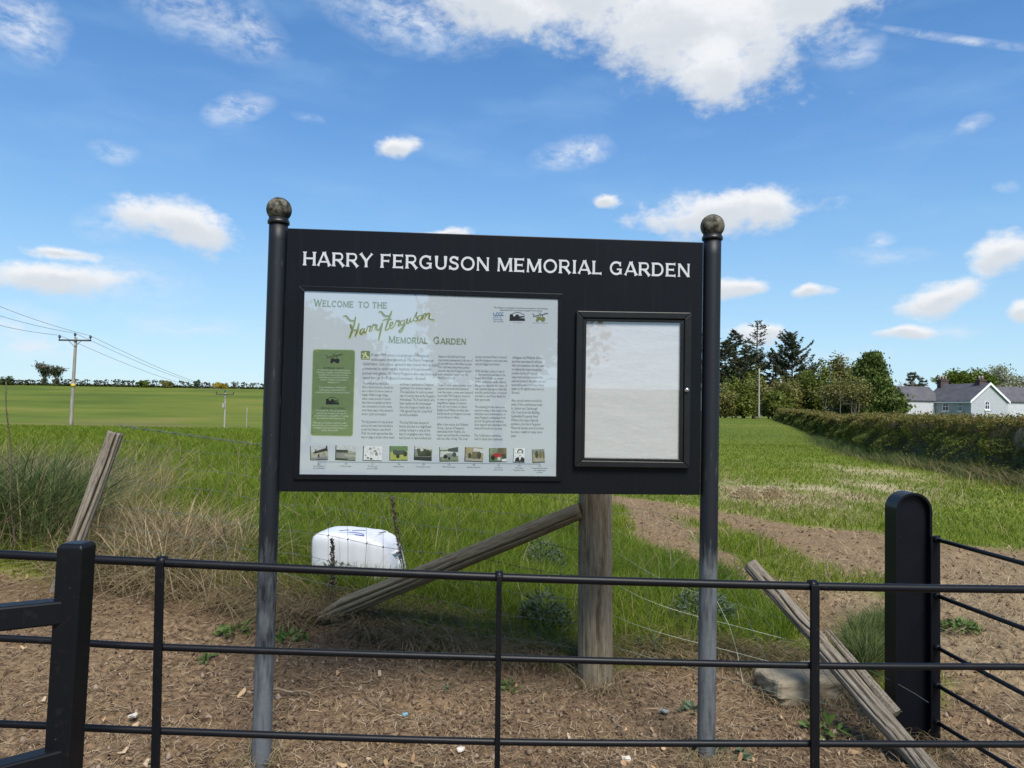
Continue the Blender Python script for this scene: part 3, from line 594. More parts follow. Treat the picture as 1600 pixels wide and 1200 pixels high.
# row of small pictures and their captions
PC = dict(sepia=(.34, .34, .28), dk=(.03, .035, .035), gy=(.20, .22, .22), lg=(.50, .53, .53), wh=(.66, .70, .72), gr=(.10, .19, .09), yg=(.34, .40, .10), rd=(.34, .04, .04), nv=(.03, .05, .07), tan=(.30, .26, .16), bk=(.012, .014, .016), br=(.14, .115, .07), sg=(.20, .25, .16))
PM = {k: m_noise('picture_'+k, tuple(v*.75 for v in c), tuple(min(1, v*1.2) for v in c), 160, .6, (1, 1, 1), 0, .001, .35, .65, .3) for k, c in PC.items()}
def ell(cx, cy, rx, ry, n=12): return [(cx+rx*math.cos(a), cy+ry*math.sin(a)) for a in np.linspace(0, 2*math.pi, n, endpoint=False)]
PICS = [  # x0, y0, x1, y1, tilt, base, [(shape in 0..1 units, colour)]
 (485.5, 697, 512.5, 718, -1.5, 'sepia', [([(0, 0), (1, 0), (1, .25), (.25, .5), (0, .45)], 'lg'), ([(.12, .5), (.25, .38), (.95, .12), (1, .35), (.25, .55)], 'dk'), ([(.25, .38), (.27, .25), (.33, .25), (.33, .36)], 'dk'), ([(.88, .14), (.88, 0), (.97, 0), (.97, .12)], 'dk'), ([(.42, .6), (.5, .6), (.5, .82), (.42, .82)], 'dk'), ([(.7, .52), (.8, .5), (.8, .68), (.7, .68)], 'gy'), ([(0, .85), (1, .8), (1, 1), (0, 1)], 'gy')]),
 (525, 696.5, 556, 718.5, 2, 'gy', [([(0, 0), (1, 0), (1, .4), (0, .35)], 'lg'), ([(.02, .3), (.6, .3), (.62, .48), (.02, .5)], 'dk'), ([(.6, .42), (1, .42), (1, .52), (.6, .52)], 'sepia'), ([(0, .88), (.6, .9), (.6, 1), (0, 1)], 'dk'), ([(.3, .58), (1, .6), (1, .8), (.5, .78)], 'sepia')]),
 (568, 697, 597, 719, 1.5, 'wh', [(ell(.35, .2, .07, .09), 'gy'), (ell(.55, .12, .08, .09), 'lg'), (ell(.62, .35, .10, .07), 'gy'), (ell(.8, .2, .07, .08), 'lg'), (ell(.45, .5, .10, .12), 'lg'), (ell(.7, .55, .08, .13), 'gy'), (ell(.9, .5, .06, .09), 'lg'), (ell(.25, .85, .05, .06), 'dk'), (ell(.42, .9, .07, .06), 'dk'), (ell(.12, .65, .04, .04), 'gy')]),
 (609.5, 697, 637, 718.5, 0, 'yg', [([(0, 0), (1, 0), (1, .35), (.4, .3), (0, .45)], 'gr'), (ell(.30, .45, .15, .2), 'nv'), ([(.2, .35), (.8, .3), (.9, .6), (.3, .65)], 'nv'), (ell(.44, .72, .1, .18), 'bk'), (ell(.86, .55, .12, .2), 'bk')]),
 (648, 697.5, 675, 718.5, 3, 'gy', [([(0, 0), (1, 0), (1, .2), (0, .25)], 'lg'), ([(.1, .2), (.5, .15), (.98, .35), (.95, .7), (.2, .75)], 'dk'), (ell(.4, .25, .1, .12), 'lg'), (ell(.78, .5, .18, .22), 'bk'), ([(0, .8), (1, .75), (1, 1), (0, 1)], 'dk')]),
 (687.5, 698.5, 716, 720, -1, 'lg', [([(.45, .12), (1, 0), (1, .38), (.45, .32)], 'nv'), ([(0, .2), (.45, .18), (.45, .3), (0, .3)], 'gr'), ([(0, .72), (1, .62), (1, 1), (0, 1)], 'sg'), ([(.2, .55), (.4, .45), (.85, .5), (.85, .72), (.25, .78)], 'gy'), (ell(.3, .7, .12, .14), 'bk'), (ell(.78, .55, .12, .18), 'nv'), (ell(.5, .82, .06, .12), 'bk')]),
 (727, 699, 755, 720.5, 2, 'tan', [([(.45, .05), (1, .1), (1, .4), (.45, .3)], 'lg'), ([(.4, .3), (.75, .3), (.8, .85), (.3, .85)], 'br'), (ell(.25, .6, .09, .2), 'dk'), (ell(.78, .55, .12, .25), 'dk'), ([(0, .8), (1, .85), (1, 1), (0, 1)], 'sepia')]),
 (765, 700, 791.5, 721, -1, 'gr', [([(0, 0), (.5, 0), (.4, .4), (0, .45)], 'sg'), ([(.5, 0), (1, 0), (1, .6), (.6, .5)], 'br'), ([(.15, .5), (.4, .35), (.75, .45), (.65, .8), (.15, .75)], 'rd'), (ell(.2, .72, .13, .18), 'bk'), (ell(.55, .8, .1, .14), 'lg'), (ell(.85, .62, .13, .2), 'dk'), ([(.72, .82), (1, .8), (1, 1), (.72, 1)], 'wh')]),
 (802.5, 700, 820, 722, 2, 'wh', [(ell(.58, .28, .27, .22), 'bk'), (ell(.58, .36, .2, .22), 'wh'), ([(.1, .98), (.2, .72), (.45, .62), (.58, .7), (.72, .62), (.98, .72), (1.05, .98)], 'bk'), ([(.46, .64), (.70, .64), (.58, .92)], 'wh'), (ell(.5, .34, .06, .03), 'bk'), (ell(.68, .34, .06, .03), 'bk'), ([(.5, .5), (.68, .5), (.66, .54), (.52, .54)], 'gy')]),
 (832, 702, 851, 722, -3, 'tan', [([(0, 0), (1, 0), (1, .3), (0, .35)], 'gy'), (ell(.35, .4, .14, .3), 'dk'), (ell(.65, .42, .12, .3), 'br'), ([(.2, .7), (.8, .7), (.9, .95), (.1, .95)], 'sepia'), ([(.8, .2), (1, .2), (1, .7), (.85, .7)], 'br')]),
]
byc = {}
for (x0, y0, x1, y1, tl, base, sh) in PICS:
    def mp_(u, v, x0=x0, y0=y0, x1=x1, y1=y1, tl=tl):
        cx, cy = (x0+x1)/2, (y0+y1)/2; dx, dy = (u-.5)*(x1-x0), (v-.5)*(y1-y0); t = rad(tl+.4)
        return (cx+dx*math.cos(t)-dy*math.sin(t), cy+dx*math.sin(t)+dy*math.cos(t))
    mb = MB(); poly_px(mb, [mp_(-.035, 0), (mp_(1.0, 0)), mp_(1.0, 1.05), mp_(-.035, 1.05)], O1); card = mb.build('picture', PM['dk'], poster)
    me = card.data; order = ['dk', base]; me.materials.append(PM[base]); mb2 = MB(); mi = [0]
    mb2.v = list(mb.v); mb2.f = list(mb.f)
    poly_px(mb2, [mp_(.01, 0), mp_(1, 0), mp_(1, 1), mp_(.01, 1)], O1+.0002); mi.append(1)
    for k, (s_, c_) in enumerate(sh):
        if c_ not in order: order.append(c_); me.materials.append(PM[c_])
        poly_px(mb2, [mp_(max(.01, min(1, a)), max(0, min(1, b))) for a, b in s_], O1+.0004+.0001*k); mi.append(order.index(c_))
    me.clear_geometry(); me.from_pydata(mb2.v, [], mb2.f); me.update()
    for p_, k in zip(me.polygons, mi): p_.material_index = k
mb = MB(); line_px(mb, [(498, 721.5), (845, 725)], .9, O1)
for x in (498, 541, 582, 623, 662, 702, 741, 780, 812, 843): poly_px(mb, ell(x, 721.5+(x-498)*.0101, 1.0, 1.0, 8), O1+.0001)
mb.build('timeline', I_line, poster)
mb = MB()
for x, y, w, t in ((498, 726, 17, '1884\nHarry Ferguson\nborn at Growell'), (540.5, 726, 17, '1909\nThe first aeroplane'), (582, 726.3, 16, '1911\nThe first road\nsponsored flight'), (623, 726.5, 16, '1936\nFerguson-Brown'), (661.5, 727, 22, '1939\nFord Ferguson tractor'), (701.5, 727.3, 20, '1946\nTE20 Tractor launch'), (740, 727.6, 21, '1958\nAntarctic expedition'), (779, 728.3, 14, '1961\nFour wheel\ndrive race car'), (811, 729, 17, '1999\nThe first\nFerguson day'), (843, 729.3, 25, '2008\nThe memorial garden opened\nto the Ferguson family\nand friends')):
    mb = MB(); put_text(mb, t, x, y, w, 3.3, O1, 'CENTER'); mb.build('caption_lettering', I_dark, poster)
def m_clear(name, rough=.02, streak=False):
    m, nt, out = newmat(name); g = nd(nt, 'ShaderNodeBsdfGlossy'); g.inputs['Roughness'].default_value = rough
    t = nd(nt, 'ShaderNodeBsdfTransparent'); ge = nd(nt, 'ShaderNodeNewGeometry'); dt = nd(nt, 'ShaderNodeVectorMath', operation='DOT_PRODUCT'); ln(nt, ge.outputs['Normal'], dt.inputs[0]); ln(nt, ge.outputs['Incoming'], dt.inputs[1])
    fr = mth(nt, 'ADD', mth(nt, 'MULTIPLY', mth(nt, 'POWER', mth(nt, 'SUBTRACT', 1.0, mth(nt, 'ABSOLUTE', dt.outputs['Value'])), 5.0), .9), .19)
    mx = nd(nt, 'ShaderNodeMixShader'); ln(nt, fr, mx.inputs[0]); ln(nt, t.outputs[0], mx.inputs[1]); ln(nt, g.outputs[0], mx.inputs[2]); ln(nt, mx.outputs[0], out.inputs[0]); return m
M_clear = m_clear('clear_cover')
mb = MB(); mb.add([(x, -.0318, z) for x, z in pi], [(3, 2, 1, 0)]); mb.build('clear_cover', M_clear, sign_root)
# screw heads at the frame corners
# --- notice case on the right
ko = (S(901, 485.5, .05), S(1081, 488.5, .05), S(1077.5, 732, .05), S(897.5, 729.5, .05))
km = (S(911.5, 496, .055), S(1070.5, 498.5, .055), S(1068.5, 722, .055), S(909, 719.5, .055))
ki = (S(917, 501.5, .05), S(1064, 504, .05), S(1062, 717.5, .05), S(914, 715, .05))
mb = MB(); mb.frame(ko, km, -.052, -.0255); mb.build('case_frame', M_case, sign_root, False, .004)
kd = tuple(tuple(np.array(a)*.15+np.array(b)*.85) for a, b in zip(ko, km))
mb = MB(); mb.frame(km, ki, -.044, -.0265); door = mb.build('case_door', M_case, sign_root, False, .003)
m, nt, out = newmat('crumpled_white_backing'); w1 = noise(nt, 3.2, 4, .55, (1, 1, 2.4)); w2 = noise(nt, 40, 5, .6)
princ(nt, out, mixc(nt, w2, (.52, .525, .54), (.59, .595, .605)), .55, 0, .3, w1, .55, .012); M_paper = m
mb = MB(); mb.prism(list(ki), -.0300, -.0265); mb.build('backing_sheet', M_paper, sign_root)
mb = MB(); mb.add([(x, -.0405, z) for x, z in ki], [(3, 2, 1, 0)]); mb.build('glass_pane', M_clear, door)
M_steel = m_noise('bright_steel', (.55, .55, .54), (.72, .72, .70), 50, .25, (1, 1, 1), 0, .001, .3, .7, .5, 1.0)
c = S(1073.5, 609.5, .055); mb = MB(); mb.tube([(c[0], -.043, c[1]), (c[0], -.058, c[1]), (c[0], -.062, c[1]), (c[0], -.063, c[1])], [.0115, .0115, .008, .003], 20); lk = mb.build('lock', M_steel, door, True)
mb = MB(); mb.box((c[0]-.0012, -.0645, c[1]-.005), (c[0]+.0012, -.0625, c[1]+.005)); mb.build('key_slot', I_black, sign_root).parent = door

# ------------------------------------------------------------------ black estate railing in front
m, nt, out = newmat('black_railing_paint'); a = noise(nt, 90, 4, .6); b = noise(nt, 12, 5, .6)
r_ = noise(nt, 38, 6, .7); c = mixc(nt, b, (.0032, .004, .006), (.0065, .007, .009)); c = mixc(nt, mth(nt, 'MULTIPLY', ramp(nt, r_, [(.58, (0, 0, 0)), (.70, (1, 1, 1))]), .35), c, (.035, .030, .026))
f = nd(nt, 'ShaderNodeMapRange'); f.inputs['From Min'].default_value = .69; f.inputs['From Max'].default_value = .75; ln(nt, a, f.inputs[0])
c = mixc(nt, mth(nt, 'MULTIPLY', f.outputs[0], .45), c, (.13, .125, .115))
princ(nt, out, c, .42, 0, .22, b, .12, .002); M_rail = m
RA, RB = WN(*at(250, 890, 2.03)), WN(*at(1273, 930, 2.145))
RE = (RB-RA)[:2]; RE /= np.linalg.norm(RE); RN = WN(-RE[1], RE[0])
def on_rail(px, py, off=0.0):
    d = ray(px, py); t = ((RA[:2]+RN*off)@RN)/(d[:2]@RN); return CAM+d*t
fence = thing('estate_railing', 'black estate railing of round bars running across the foreground', 'railing', (RA[0], RA[1], 0))
FO = WN(RA[0], RA[1], 0)
kx = [-900, 0, 250, 780, 1273, 1600, 2300]
rows = [(818, 866, 879, 902, 916, 921, 929), (955, 997, 1011, 1028, 1040, 1042, 1046), (1095, 1131, 1142, 1159, 1162, 1163, 1164)]
R3 = [[on_rail(x, y) for x, y in zip(kx, r)] for r in rows]
for k in (1, 2): R3.append([p+WN(0, 0, -.24*k) for p in R3[2]])
def catmull(P, n=8):
    P = [np.asarray(p, float) for p in P]; Q = []
    for i in range(len(P)-1):
        p0, p1, p2, p3 = P[max(i-1, 0)], P[i], P[i+1], P[min(i+2, len(P)-1)]
        for t in np.linspace(0, 1, n, endpoint=False): Q.append(.5*((2*p1)+(-p0+p2)*t+(2*p0-5*p1+4*p2-p3)*t*t+(-p0+3*p1-3*p2+p3)*t**3))
    return Q+[P[-1]]
for k, P in enumerate(R3):
    mb = MB(); mb.tube([p-FO for p in catmull(P)], .0118 if k == 0 else .0098, 14); mb.build('rail', M_rail, fence, True)
for x, yt in ((250, 879), (780, 902), (1273, 916)):
    T = on_rail(x, yt, -.016 if x != 780 else -.012); low = {250: 243, 780: 777, 1273: 1273}[x]; Bp = on_rail(low, 1190, -.016 if x != 780 else -.012)
    hw = .0125 if x == 1273 else (.011 if x == 250 else .0075)
    dz = (T-Bp)/(T[2]-Bp[2]); top = T-FO+dz*.004; bot = T-FO-dz*(T[2]+.05)
    mb = MB(); E = WN(RE[0], RE[1], 0)*hw; N3 = WN(RN[0], RN[1], 0)*.006
    v = [q+s*E+u*N3 for q in (bot, top) for s, u in ((-1, -1), (1, -1), (1, 1), (-1, 1))]
    mb.add(v, [(0, 3, 2, 1), (4, 5, 6, 7), (0, 1, 5, 4), (1, 2, 6, 5), (2, 3, 7, 6), (3, 0, 4, 7)])
    up = mb.build('upright', M_rail, fence, False, .002)
    mb = MB(); cc_ = T-FO+N3*2.3; mb.tube([cc_-WN(RE[0], RE[1], 0)*.011, cc_+WN(RE[0], RE[1], 0)*.011], .0155, 16); mb.build('collar', M_rail, up, True)

# ------------------------------------------------------------------ steel gate frame at bottom left
gp = at(120, 860, 1.80); gate = thing('field_gate', 'black box section gate frame with sloping bars at the bottom left corner', 'gate', (gp[0], gp[1], 0))
GO = WN(gp[0], gp[1], 0)
gl = at(106, 850, 1.80); gr = at(147, 850, 1.80); top = at(125, 847, 1.80)[2]
hw = .031; lean = -.026
mb = MB(); v = []
for z in (0, top-.008): 
    for sx, sy in ((-1, -1), (1, -1), (1, 1), (-1, 1)): v.append((sx*hw+(z-top)*.026, sy*hw, z))
v += [(sx*(hw-.007), sy*(hw-.007), top) for sx, sy in ((-1, -1), (1, -1), (1, 1), (-1, 1))]
mb.add(v, [(0, 3, 2, 1), (8, 9, 10, 11)]+[(k+i, k+(i+1) % 4, k+4+(i+1) % 4, k+4+i) for k in (0, 4) for i in range(4)])
mb.build('gate_upright', M_rail, gate, False, .004)
for ya, yb in ((936, 945.5), (1166, 1192)):
    a = at(97, ya, 1.79)-GO; b = at(0, yb, 1.715)-GO
    if ya > 1000: b[2] = a[2]-.004
    d = (b-a); d /= np.linalg.norm(d); e2 = a+d*1.3; s_ = np.cross(d, WN(0, 0, 1)); s_ /= np.linalg.norm(s_); h = .056
    mb = MB(); v = [q+s_*w*.024+WN(0, 0, z) for q in (a-d*.01, e2) for w, z in ((-1, -h), (1, -h), (1, 0), (-1, 0))]
    mb.add(v, [(0, 1, 2, 3), (7, 6, 5, 4), (0, 4, 5, 1), (1, 5, 6, 2), (2, 6, 7, 3), (3, 7, 4, 0)]); mb.build('gate_bar', M_rail, gate, False, .005)

# ------------------------------------------------------------------ round-topped gatepost and side railing
BY = 3.80; bl = at(1400, 1000, BY)[0]; br = at(1457, 1000, BY)[0]; bt = at(1418, 770, BY)[2]; bz = zz((bl+br)/2, BY)
side = thing('side_railing', 'black railing with round topped gatepost running back along the track', 'railing', ((bl+br)/2, BY, bz))
W2 = (br-bl)/2; Ht = bt-bz; BD = .115
m, nt, out = newmat('glossy_black_paint'); a = noise(nt, 120, 4, .6); b = noise(nt, 6, 5, .6, (3, 3, .6))
c = mixc(nt, b, (.0035, .0042, .0068), (.006, .007, .0105)); f = nd(nt, 'ShaderNodeMapRange'); f.inputs['From Min'].default_value = .70; f.inputs['From Max'].default_value = .75; ln(nt, a, f.inputs[0])
princ(nt, out, mixc(nt, mth(nt, 'MULTIPLY', f.outputs[0], .5), c, (.16, .16, .15)), .36, 0, .2, b, .1, .003); M_bol = m
arch = lambda w, top, n=22: [(w, -.15)]+[(w*math.cos(t), top-w+w*math.sin(t)) for t in np.linspace(0, math.pi, n)]+[(-w, -.15)]
mb = MB(); o_ = arch(W2, Ht); i_ = arch(W2-.012, Ht-.012)
n = len(o_)
v = [(x, 0, z) for x, z in o_]+[(x, BD, z) for x, z in o_]+[(x, 0, z) for x, z in i_]+[(x, .028, z) for x, z in i_]
mb.add(v, [(k, k+1, n+k+1, n+k)[::-1] for k in range(n-1)]+[(k, k+1, 2*n+k+1, 2*n+k) for k in range(n-1)]+[(2*n+k, 2*n+k+1, 3*n+k+1, 3*n+k) for k in range(n-1)]+[tuple(range(3*n, 4*n)), tuple(range(n, 2*n))])
mb.build('gatepost', M_bol, side, False)
fx0, fx1 = W2+.002, W2+.050
mb = MB(); mb.box((W2-.014, -.010, -.1), (W2+.036, -.001, Ht-.215)); mb.build('flange', M_bol, side, False, .003)
for (xa, ya, xb, yb) in ((1455, 843, 1600, 881), (1466, 931, 1600, 983), (1464, 1012, 1600, 1086), (1464, 1071, 1600, 1151), (1462, 1129, 1592, 1213)):
    a = at(xa, ya, BY-.015); b = at(xb, yb, 3.16); a = WN(br+.016, a[1], a[2]); b = WN(br+.03, b[1], b[2]); dd = b-a
    A = a-WN(*side.location); mb = MB(); mb.tube([A+dd*t for t in np.linspace(0, 2.5, 20)], .0105, 14)
    r_ = mb.build('rail', M_rail, side, True)
    mb = MB(); mb.sphere(A, .0175, 14, 8); mb.build('rail_end', M_rail, r_, True)

# ------------------------------------------------------------------ weathered timber
def m_wood(name, light, dark, green=0.0):
    m, nt, out = newmat(name); a = noise(nt, 22, 8, .72, (4, 4, .22)); b = noise(nt, 4, 4, .6, (1, 1, .4)); c3 = noise(nt, 130, 4, .6, (3, 3, .16))
    w = mth(nt, 'ADD', mth(nt, 'MULTIPLY', a, .62), mth(nt, 'MULTIPLY', c3, .38))
    mid = tuple((p+q)/2 for p, q in zip(light, dark))
    c = ramp(nt, w, [(.36, tuple(v*.30 for v in dark)), (.44, dark), (.51, mid), (.60, light)])
    c = mixc(nt, mth(nt, 'MULTIPLY', ramp(nt, b, [(.40, (0, 0, 0)), (.7, (1, 1, 1))]), .45+green), c, (.115, .115, .062) if green else (.15, .125, .095))
    princ(nt, out, c, .88, 0, .2, w, .8, .008); return m
M_wood = m_wood('weathered_grey_wood', (.30, .265, .21), (.12, .10, .078)); M_post = m_wood('post_wood', (.31, .262, .185), (.165, .135, .09)); M_strut = m_wood('strut_wood', (.27, .23, .158), (.13, .108, .072), .08)
def timber(name, a, b, r0, r1, mat, parent, cracks=((0.0, .35, .05, 1.0),), rough=.04, seed=1, taper_end=0.0, nseg=60, nring=70, top_jag=0.0, bend=0.0):
    """round timber from a to b with grain grooves; a crack is (angle, depth share, half width, reach)"""
    a = WN(*a); b = WN(*b); ax = b-a; L = np.linalg.norm(ax)
    th = np.linspace(0, 2*math.pi, nseg, endpoint=False); tt = np.linspace(0, 1, nring); T, H = np.meshgrid(th, tt)
    qrot = Vector(ax).to_track_quat('Z', 'Y'); vl = qrot.inverted() @ Vector(CAM-(a+b)/2); tcam = math.atan2(vl.y, vl.x)   # crack angles count from the side that faces the road
    R = r0+(r1-r0)*H; R = R*(1+rough*(fbm(np.cos(T)*2+9, np.sin(T)*2+H*4, 3, seed)-.5)*2+rough*.8*(fbm(T*9, H*2, 2, seed+5)-.5))
    for (ang, dep, hw, reach) in cracks:
        cen = tcam+ang+.35*(fbm(H*3+seed, H*0+ang, 2, seed+3)-.5)*2; d = (T-cen+math.pi) % (2*math.pi)-math.pi
        amt = sstep(-H, -reach-.04, -reach+.06) if reach > 0 else sstep(H, 1+reach-.06, 1+reach+.04)
        R = R*(1-dep*amt*np.exp(-(d/(hw*(.6+.8*fbm(H*6, H*0+ang*3, 2, seed+11))))**2))
    if taper_end: R = R*np.where(H < taper_end, .45+.55*np.clip(H/taper_end, 0, 1)+.25*(fbm(T*2.2, H*9, 2, seed+8)-.5), 1)
    zt = H*L
    if top_jag: zt = zt+np.where(H > .999, top_jag*(fbm(T*1.6, H*0, 3, seed+21)-.5)*2, 0)
    V = np.stack([R*np.cos(T)+bend*np.sin(H*math.pi), R*np.sin(T), zt], -1).reshape(-1, 3)
    i = np.arange(nring-1)[:, None]*nseg+np.arange(nseg)[None]; j = np.arange(nring-1)[:, None]*nseg+(np.arange(nseg)+1)[None] % nseg
    Q = np.stack([i, j, j+nseg, i+nseg], -1).reshape(-1, 4)
    top = (nring-1)*nseg; V = np.vstack([V, [[0, 0, L-.004]], [[0, 0, 0]]]); k = len(V)
    tr = [(top+s, top+(s+1) % nseg, k-2) for s in range(nseg)]+[((s+1) % nseg, s, k-1) for s in range(nseg)]
    o = np_mesh(name, V, Q, tr, mat, True); o.rotation_mode = 'QUATERNION'; o.rotation_quaternion = qrot
    o.location = Vector(a) - (parent.location if parent else Vector((0, 0, 0)))
    if parent: o.parent = parent
    return o
sp = G(931, 1068); sp[2] = zz(sp[0], sp[1]); sd = sp[1]
wf = thing('wire_fence', 'stock wire fence with thick wooden straining post and diagonal strut behind the board', 'fence', (sp[0], sp[1], sp[2]))
timber('straining_post', sp-WN(0, 0, .1), at(930, 700, sd)+WN(0, 0, 0), .105, .100, M_post, wf, ((.38, .42, .065, .78), (-.5, .14, .03, 1), (-1.0, .12, .03, -1.0), (-.25, .25, .04, .16), (.7, .22, .05, .12), (.0, .10, .025, -.5)), .035, 4, .06)
su = at(908, 798, sd-.03); sf = G(500, 972)
fd = G(498, 975); fd[2] += .045
timber('strut', fd, su, .066, .050, M_strut, wf, ((-.35, .40, .10, .55), (.3, .30, .07, 1.0), (.9, .30, .09, .35), (-.9, .2, .05, -.6)), .06, 8, .12, bend=.015)
lb = at(84, 940, 5.45); lb[2] = zz(lb[0], lb[1])-.10; lt = at(181, 676, 5.62)
lp = thing('leaning_post', 'split grey wooden post leaning over at the left end of the wire fence', 'post', tuple(lb))
timber('post_shaft', lb, lt, .058, .056, M_wood, lp, ((.05, .75, .15, 1.0), (.75, .20, .05, 1), (-.7, .20, .05, 1), (-1.1, .15, .04, 1)), .07, 15, 0, 72, 90, .018)
# fallen post with a split end at the right
q0 = G(1462, 1215); q0[2] = zz(q0[0], q0[1])-.01; q1 = at(1174, 884, 4.62)
fp = thing('broken_post', 'broken fence post propped diagonally on wire beside the black gatepost', 'post', tuple(q0))
mid = q0+(q1-q0)*.52+WN(-.006, 0, -.012)
shaft = timber('post_shaft', q0-(q1-q0)*.05, q0+(q1-q0)*.56, .050, .049, M_wood, fp, ((.25, .5, .12, 1), (-.5, .3, .05, 1), (.95, .45, .10, 1), (-.1, .2, .03, 1)), .10, 22, 0, 60, 60, .05)
timber('post_head', q0+(q1-q0)*.50+WN(.012, .012, .012), q1, .043, .047, M_wood, fp, ((.1, .50, .10, .85), (.8, .45, .09, .8), (-.7, .25, .05, 1)), .07, 25, .12)
sv0 = at(1400, 1116, 3.70); sv1 = at(1290, 985, 4.12)
mb = MB(); dv = sv0-sv1
for k, (ofs, wd) in enumerate(((0, .022), (.012, .014))):
    P = [sv1+dv*t+WN(ofs, 0, ofs) for t in np.linspace(0, 1, 7)]; wdt = [wd*(.3+.9*t) for t in np.linspace(0, 1, 7)]
    mb.tube([p-q0 for p in P], wdt, 7)
mb.build('splinter', M_wood, fp, False)
# wire netting
M_wire = m_noise('galvanised_wire', (.10, .125, .10), (.17, .20, .16), 60, .45, (1, 1, 1), 0, .001, .3, .7, .5, .4)
def fline(t): # plan of the fence from straining post (0) to leaning post (1)
    return WN(*(sp[:2]+(WN(lb[0]+.12, lb[1]+.05)-sp[:2])*t))
mb = MB(); hs_ = [.16, .31, .46, .62, .78, .92, 1.06]; rng = np.random.default_rng(5)
def wz(t, h): g0 = zz(*fline(0)); g1 = lb[2]+.12; return g0+(g1-g0)*t+h
for k, h in enumerate(hs_):
    P = []
    for t in np.linspace(-.0, 1.0-.068*h, 30):
        xy = fline(t); P.append(WN(xy[0], xy[1]+.06, wz(t, h)+.012*math.sin(t*23+k)+.035*(k > 3)*math.sin(t*2)))
    mb.tube([p-sp for p in P], .0015, 4)
nv_ = 27
for k in range(nv_):
    t = .02+k*.0345; xy = fline(t); P = [WN(xy[0]+rng.normal(0, .006), xy[1]+.06, wz(t, h)+.012*math.sin(t*23+i)) for i, h in enumerate(hs_)]
    mb.tube([p-sp for p in P], .0011, 4)
    for p in P[1:6]:
        if rng.random() < .8: mb.tube([p-sp-WN(.004, 0, .006), p-sp+WN(.004, 0, .006)], .0045, 5)
mb.build('wire_netting', M_wire, wf)
mb = MB()
P = [WN(fline(t)[0], fline(t)[1]+.05, wz(t, 1.22)-.03*math.sin(math.pi*min(t, 1))) for t in np.linspace(.0, .915, 60)]
for s in (0, math.pi): mb.tube([p-sp+WN(0, .004*math.cos(i*1.4+s), .004*math.sin(i*1.4+s)) for i, p in enumerate(P)], .002, 4)
for i in range(1, 60, 2):
    p = P[i]-sp
    for q in (WN(.014, .008, .016), WN(-.012, -.006, .017)): mb.tube([p-q, p+q], .0016, 4)
mb.build('barbed_wire', M_wire, wf)
# slack wires sagging from the straining post to the broken post and the ground
mb = MB(); hp = q1
ends = [(1.06, hp+WN(-.02, 0, .0)), (1.02, hp+WN(.0, 0, -.06)), (.78, hp+WN(.15, -.18, -.28)), (.60, hp+WN(.25, -.35, -.38)), (.42, hp+WN(.33, -.5, -.50)), (.24, hp+WN(.36, -.7, -.60))]
WL = []
for k, (h, e) in enumerate(ends):
    a = sp+WN(.10, .0, h); P = [a+(e-a)*t+WN(.02*math.sin(t*9+k), .03*math.sin(t*6+k), (.10 if k < 2 else -.05)*math.sin(math.pi*t)*(1-.5*t)) for t in np.linspace(0, 1, 22)]
    WL.append(P); mb.tube([p-sp for p in P], .0012, 4)
for c in (4, 8, 12, 15, 18): mb.tube([P[c]-sp for P in WL], .0012, 4)
for k in range(3):
    a = hp+WN(-.03, 0, -.05*k); e = WN(hp[0]+.35+.1*k, hp[1]-.75-.1*k, .12+.05*k); mb.tube([a+(e-a)*t+WN(.04*math.sin(7*t+k), 0, .04*math.sin(5*t+k))-sp for t in np.linspace(0, 1, 14)], .0016, 4)
mb.build('slack_wire', M_wire, wf)
# wooden dropper stub in the netting at left
st_ = at(372, 760, 5.15)

# ------------------------------------------------------------------ white plastic drum, stone, sticks
CY = 5.75; c0 = at(560, 855, CY); cz = zz(c0[0], c0[1]); wdt = 128/F*CY
drum = thing('plastic_drum', 'white plastic drum lying on its side in the grass behind the wire fence', 'drum', (c0[0], CY, cz+.05), rad(-8))
def superbox(nx, ny, nz, sx, sy, sz, p=5.5, f=None):
    v = []; q = []; nu, nv2 = 56, 32
    for j in range(nv2+1):
        ph = -math.pi/2+math.pi*j/nv2
        for i in range(nu):
            t = 2*math.pi*i/nu; d = WN(math.cos(ph)*math.cos(t), math.cos(ph)*math.sin(t), math.sin(ph)); s = (abs(d[0])**p+abs(d[1])**p+abs(d[2])**p)**(-1/p)
            u = d*s; v.append(f(u) if f else u)
    for j in range(nv2):
        for i in range(nu): q.append((j*nu+i, j*nu+(i+1) % nu, (j+1)*nu+(i+1) % nu, (j+1)*nu+i))
    return v, q
hx, hy, hz = wdt*.5, .20, .185
def shp(u):
    x, y, z = u; tap = 1-.26*max(0, x)**1.5*(1 if z > 0 else .2)
    bulge = 1+.05*math.cos(x*1.5); dent = -.012*math.exp(-((x-.1)/.4)**2)*(z > .5)
    rib = .006*math.cos(x*16)*(abs(y) > .6)
    return (x*hx-(.05*z if x > .6 else 0), y*hy*bulge+rib, hz+z*hz*tap*bulge+dent-.03)
M_plas = m_noise('white_plastic', (.54, .56, .59), (.64, .655, .675), 5, .42, (1, 1, 1), .08, .004, .3, .7, .5)
v, q = superbox(0, 0, 0, hx, hy, hz, 7.5, shp); mb = MB(); mb.add(v, q); mb.build('drum_body', M_plas, drum, True)
mb = MB()
M_bm = m_noise('blue_marker', (.02, .03, .22), (.04, .06, .32), 20, .6)
for P in ([(-.02, -.17, .365), (.06, -.15, .358), (.10, -.165, .343), (.03, -.168, .350)], [(.0, -.15, .373), (.05, -.12, .374), (.09, -.10, .370)], [(-.10, -.15, .370), (-.03, -.13, .375)]): mb.tube([WN(*p)+WN(0, 0, -.012) for p in catmull(P, 5)], .0028, 6)
mb.build('marker_scribble', M_bm, drum)
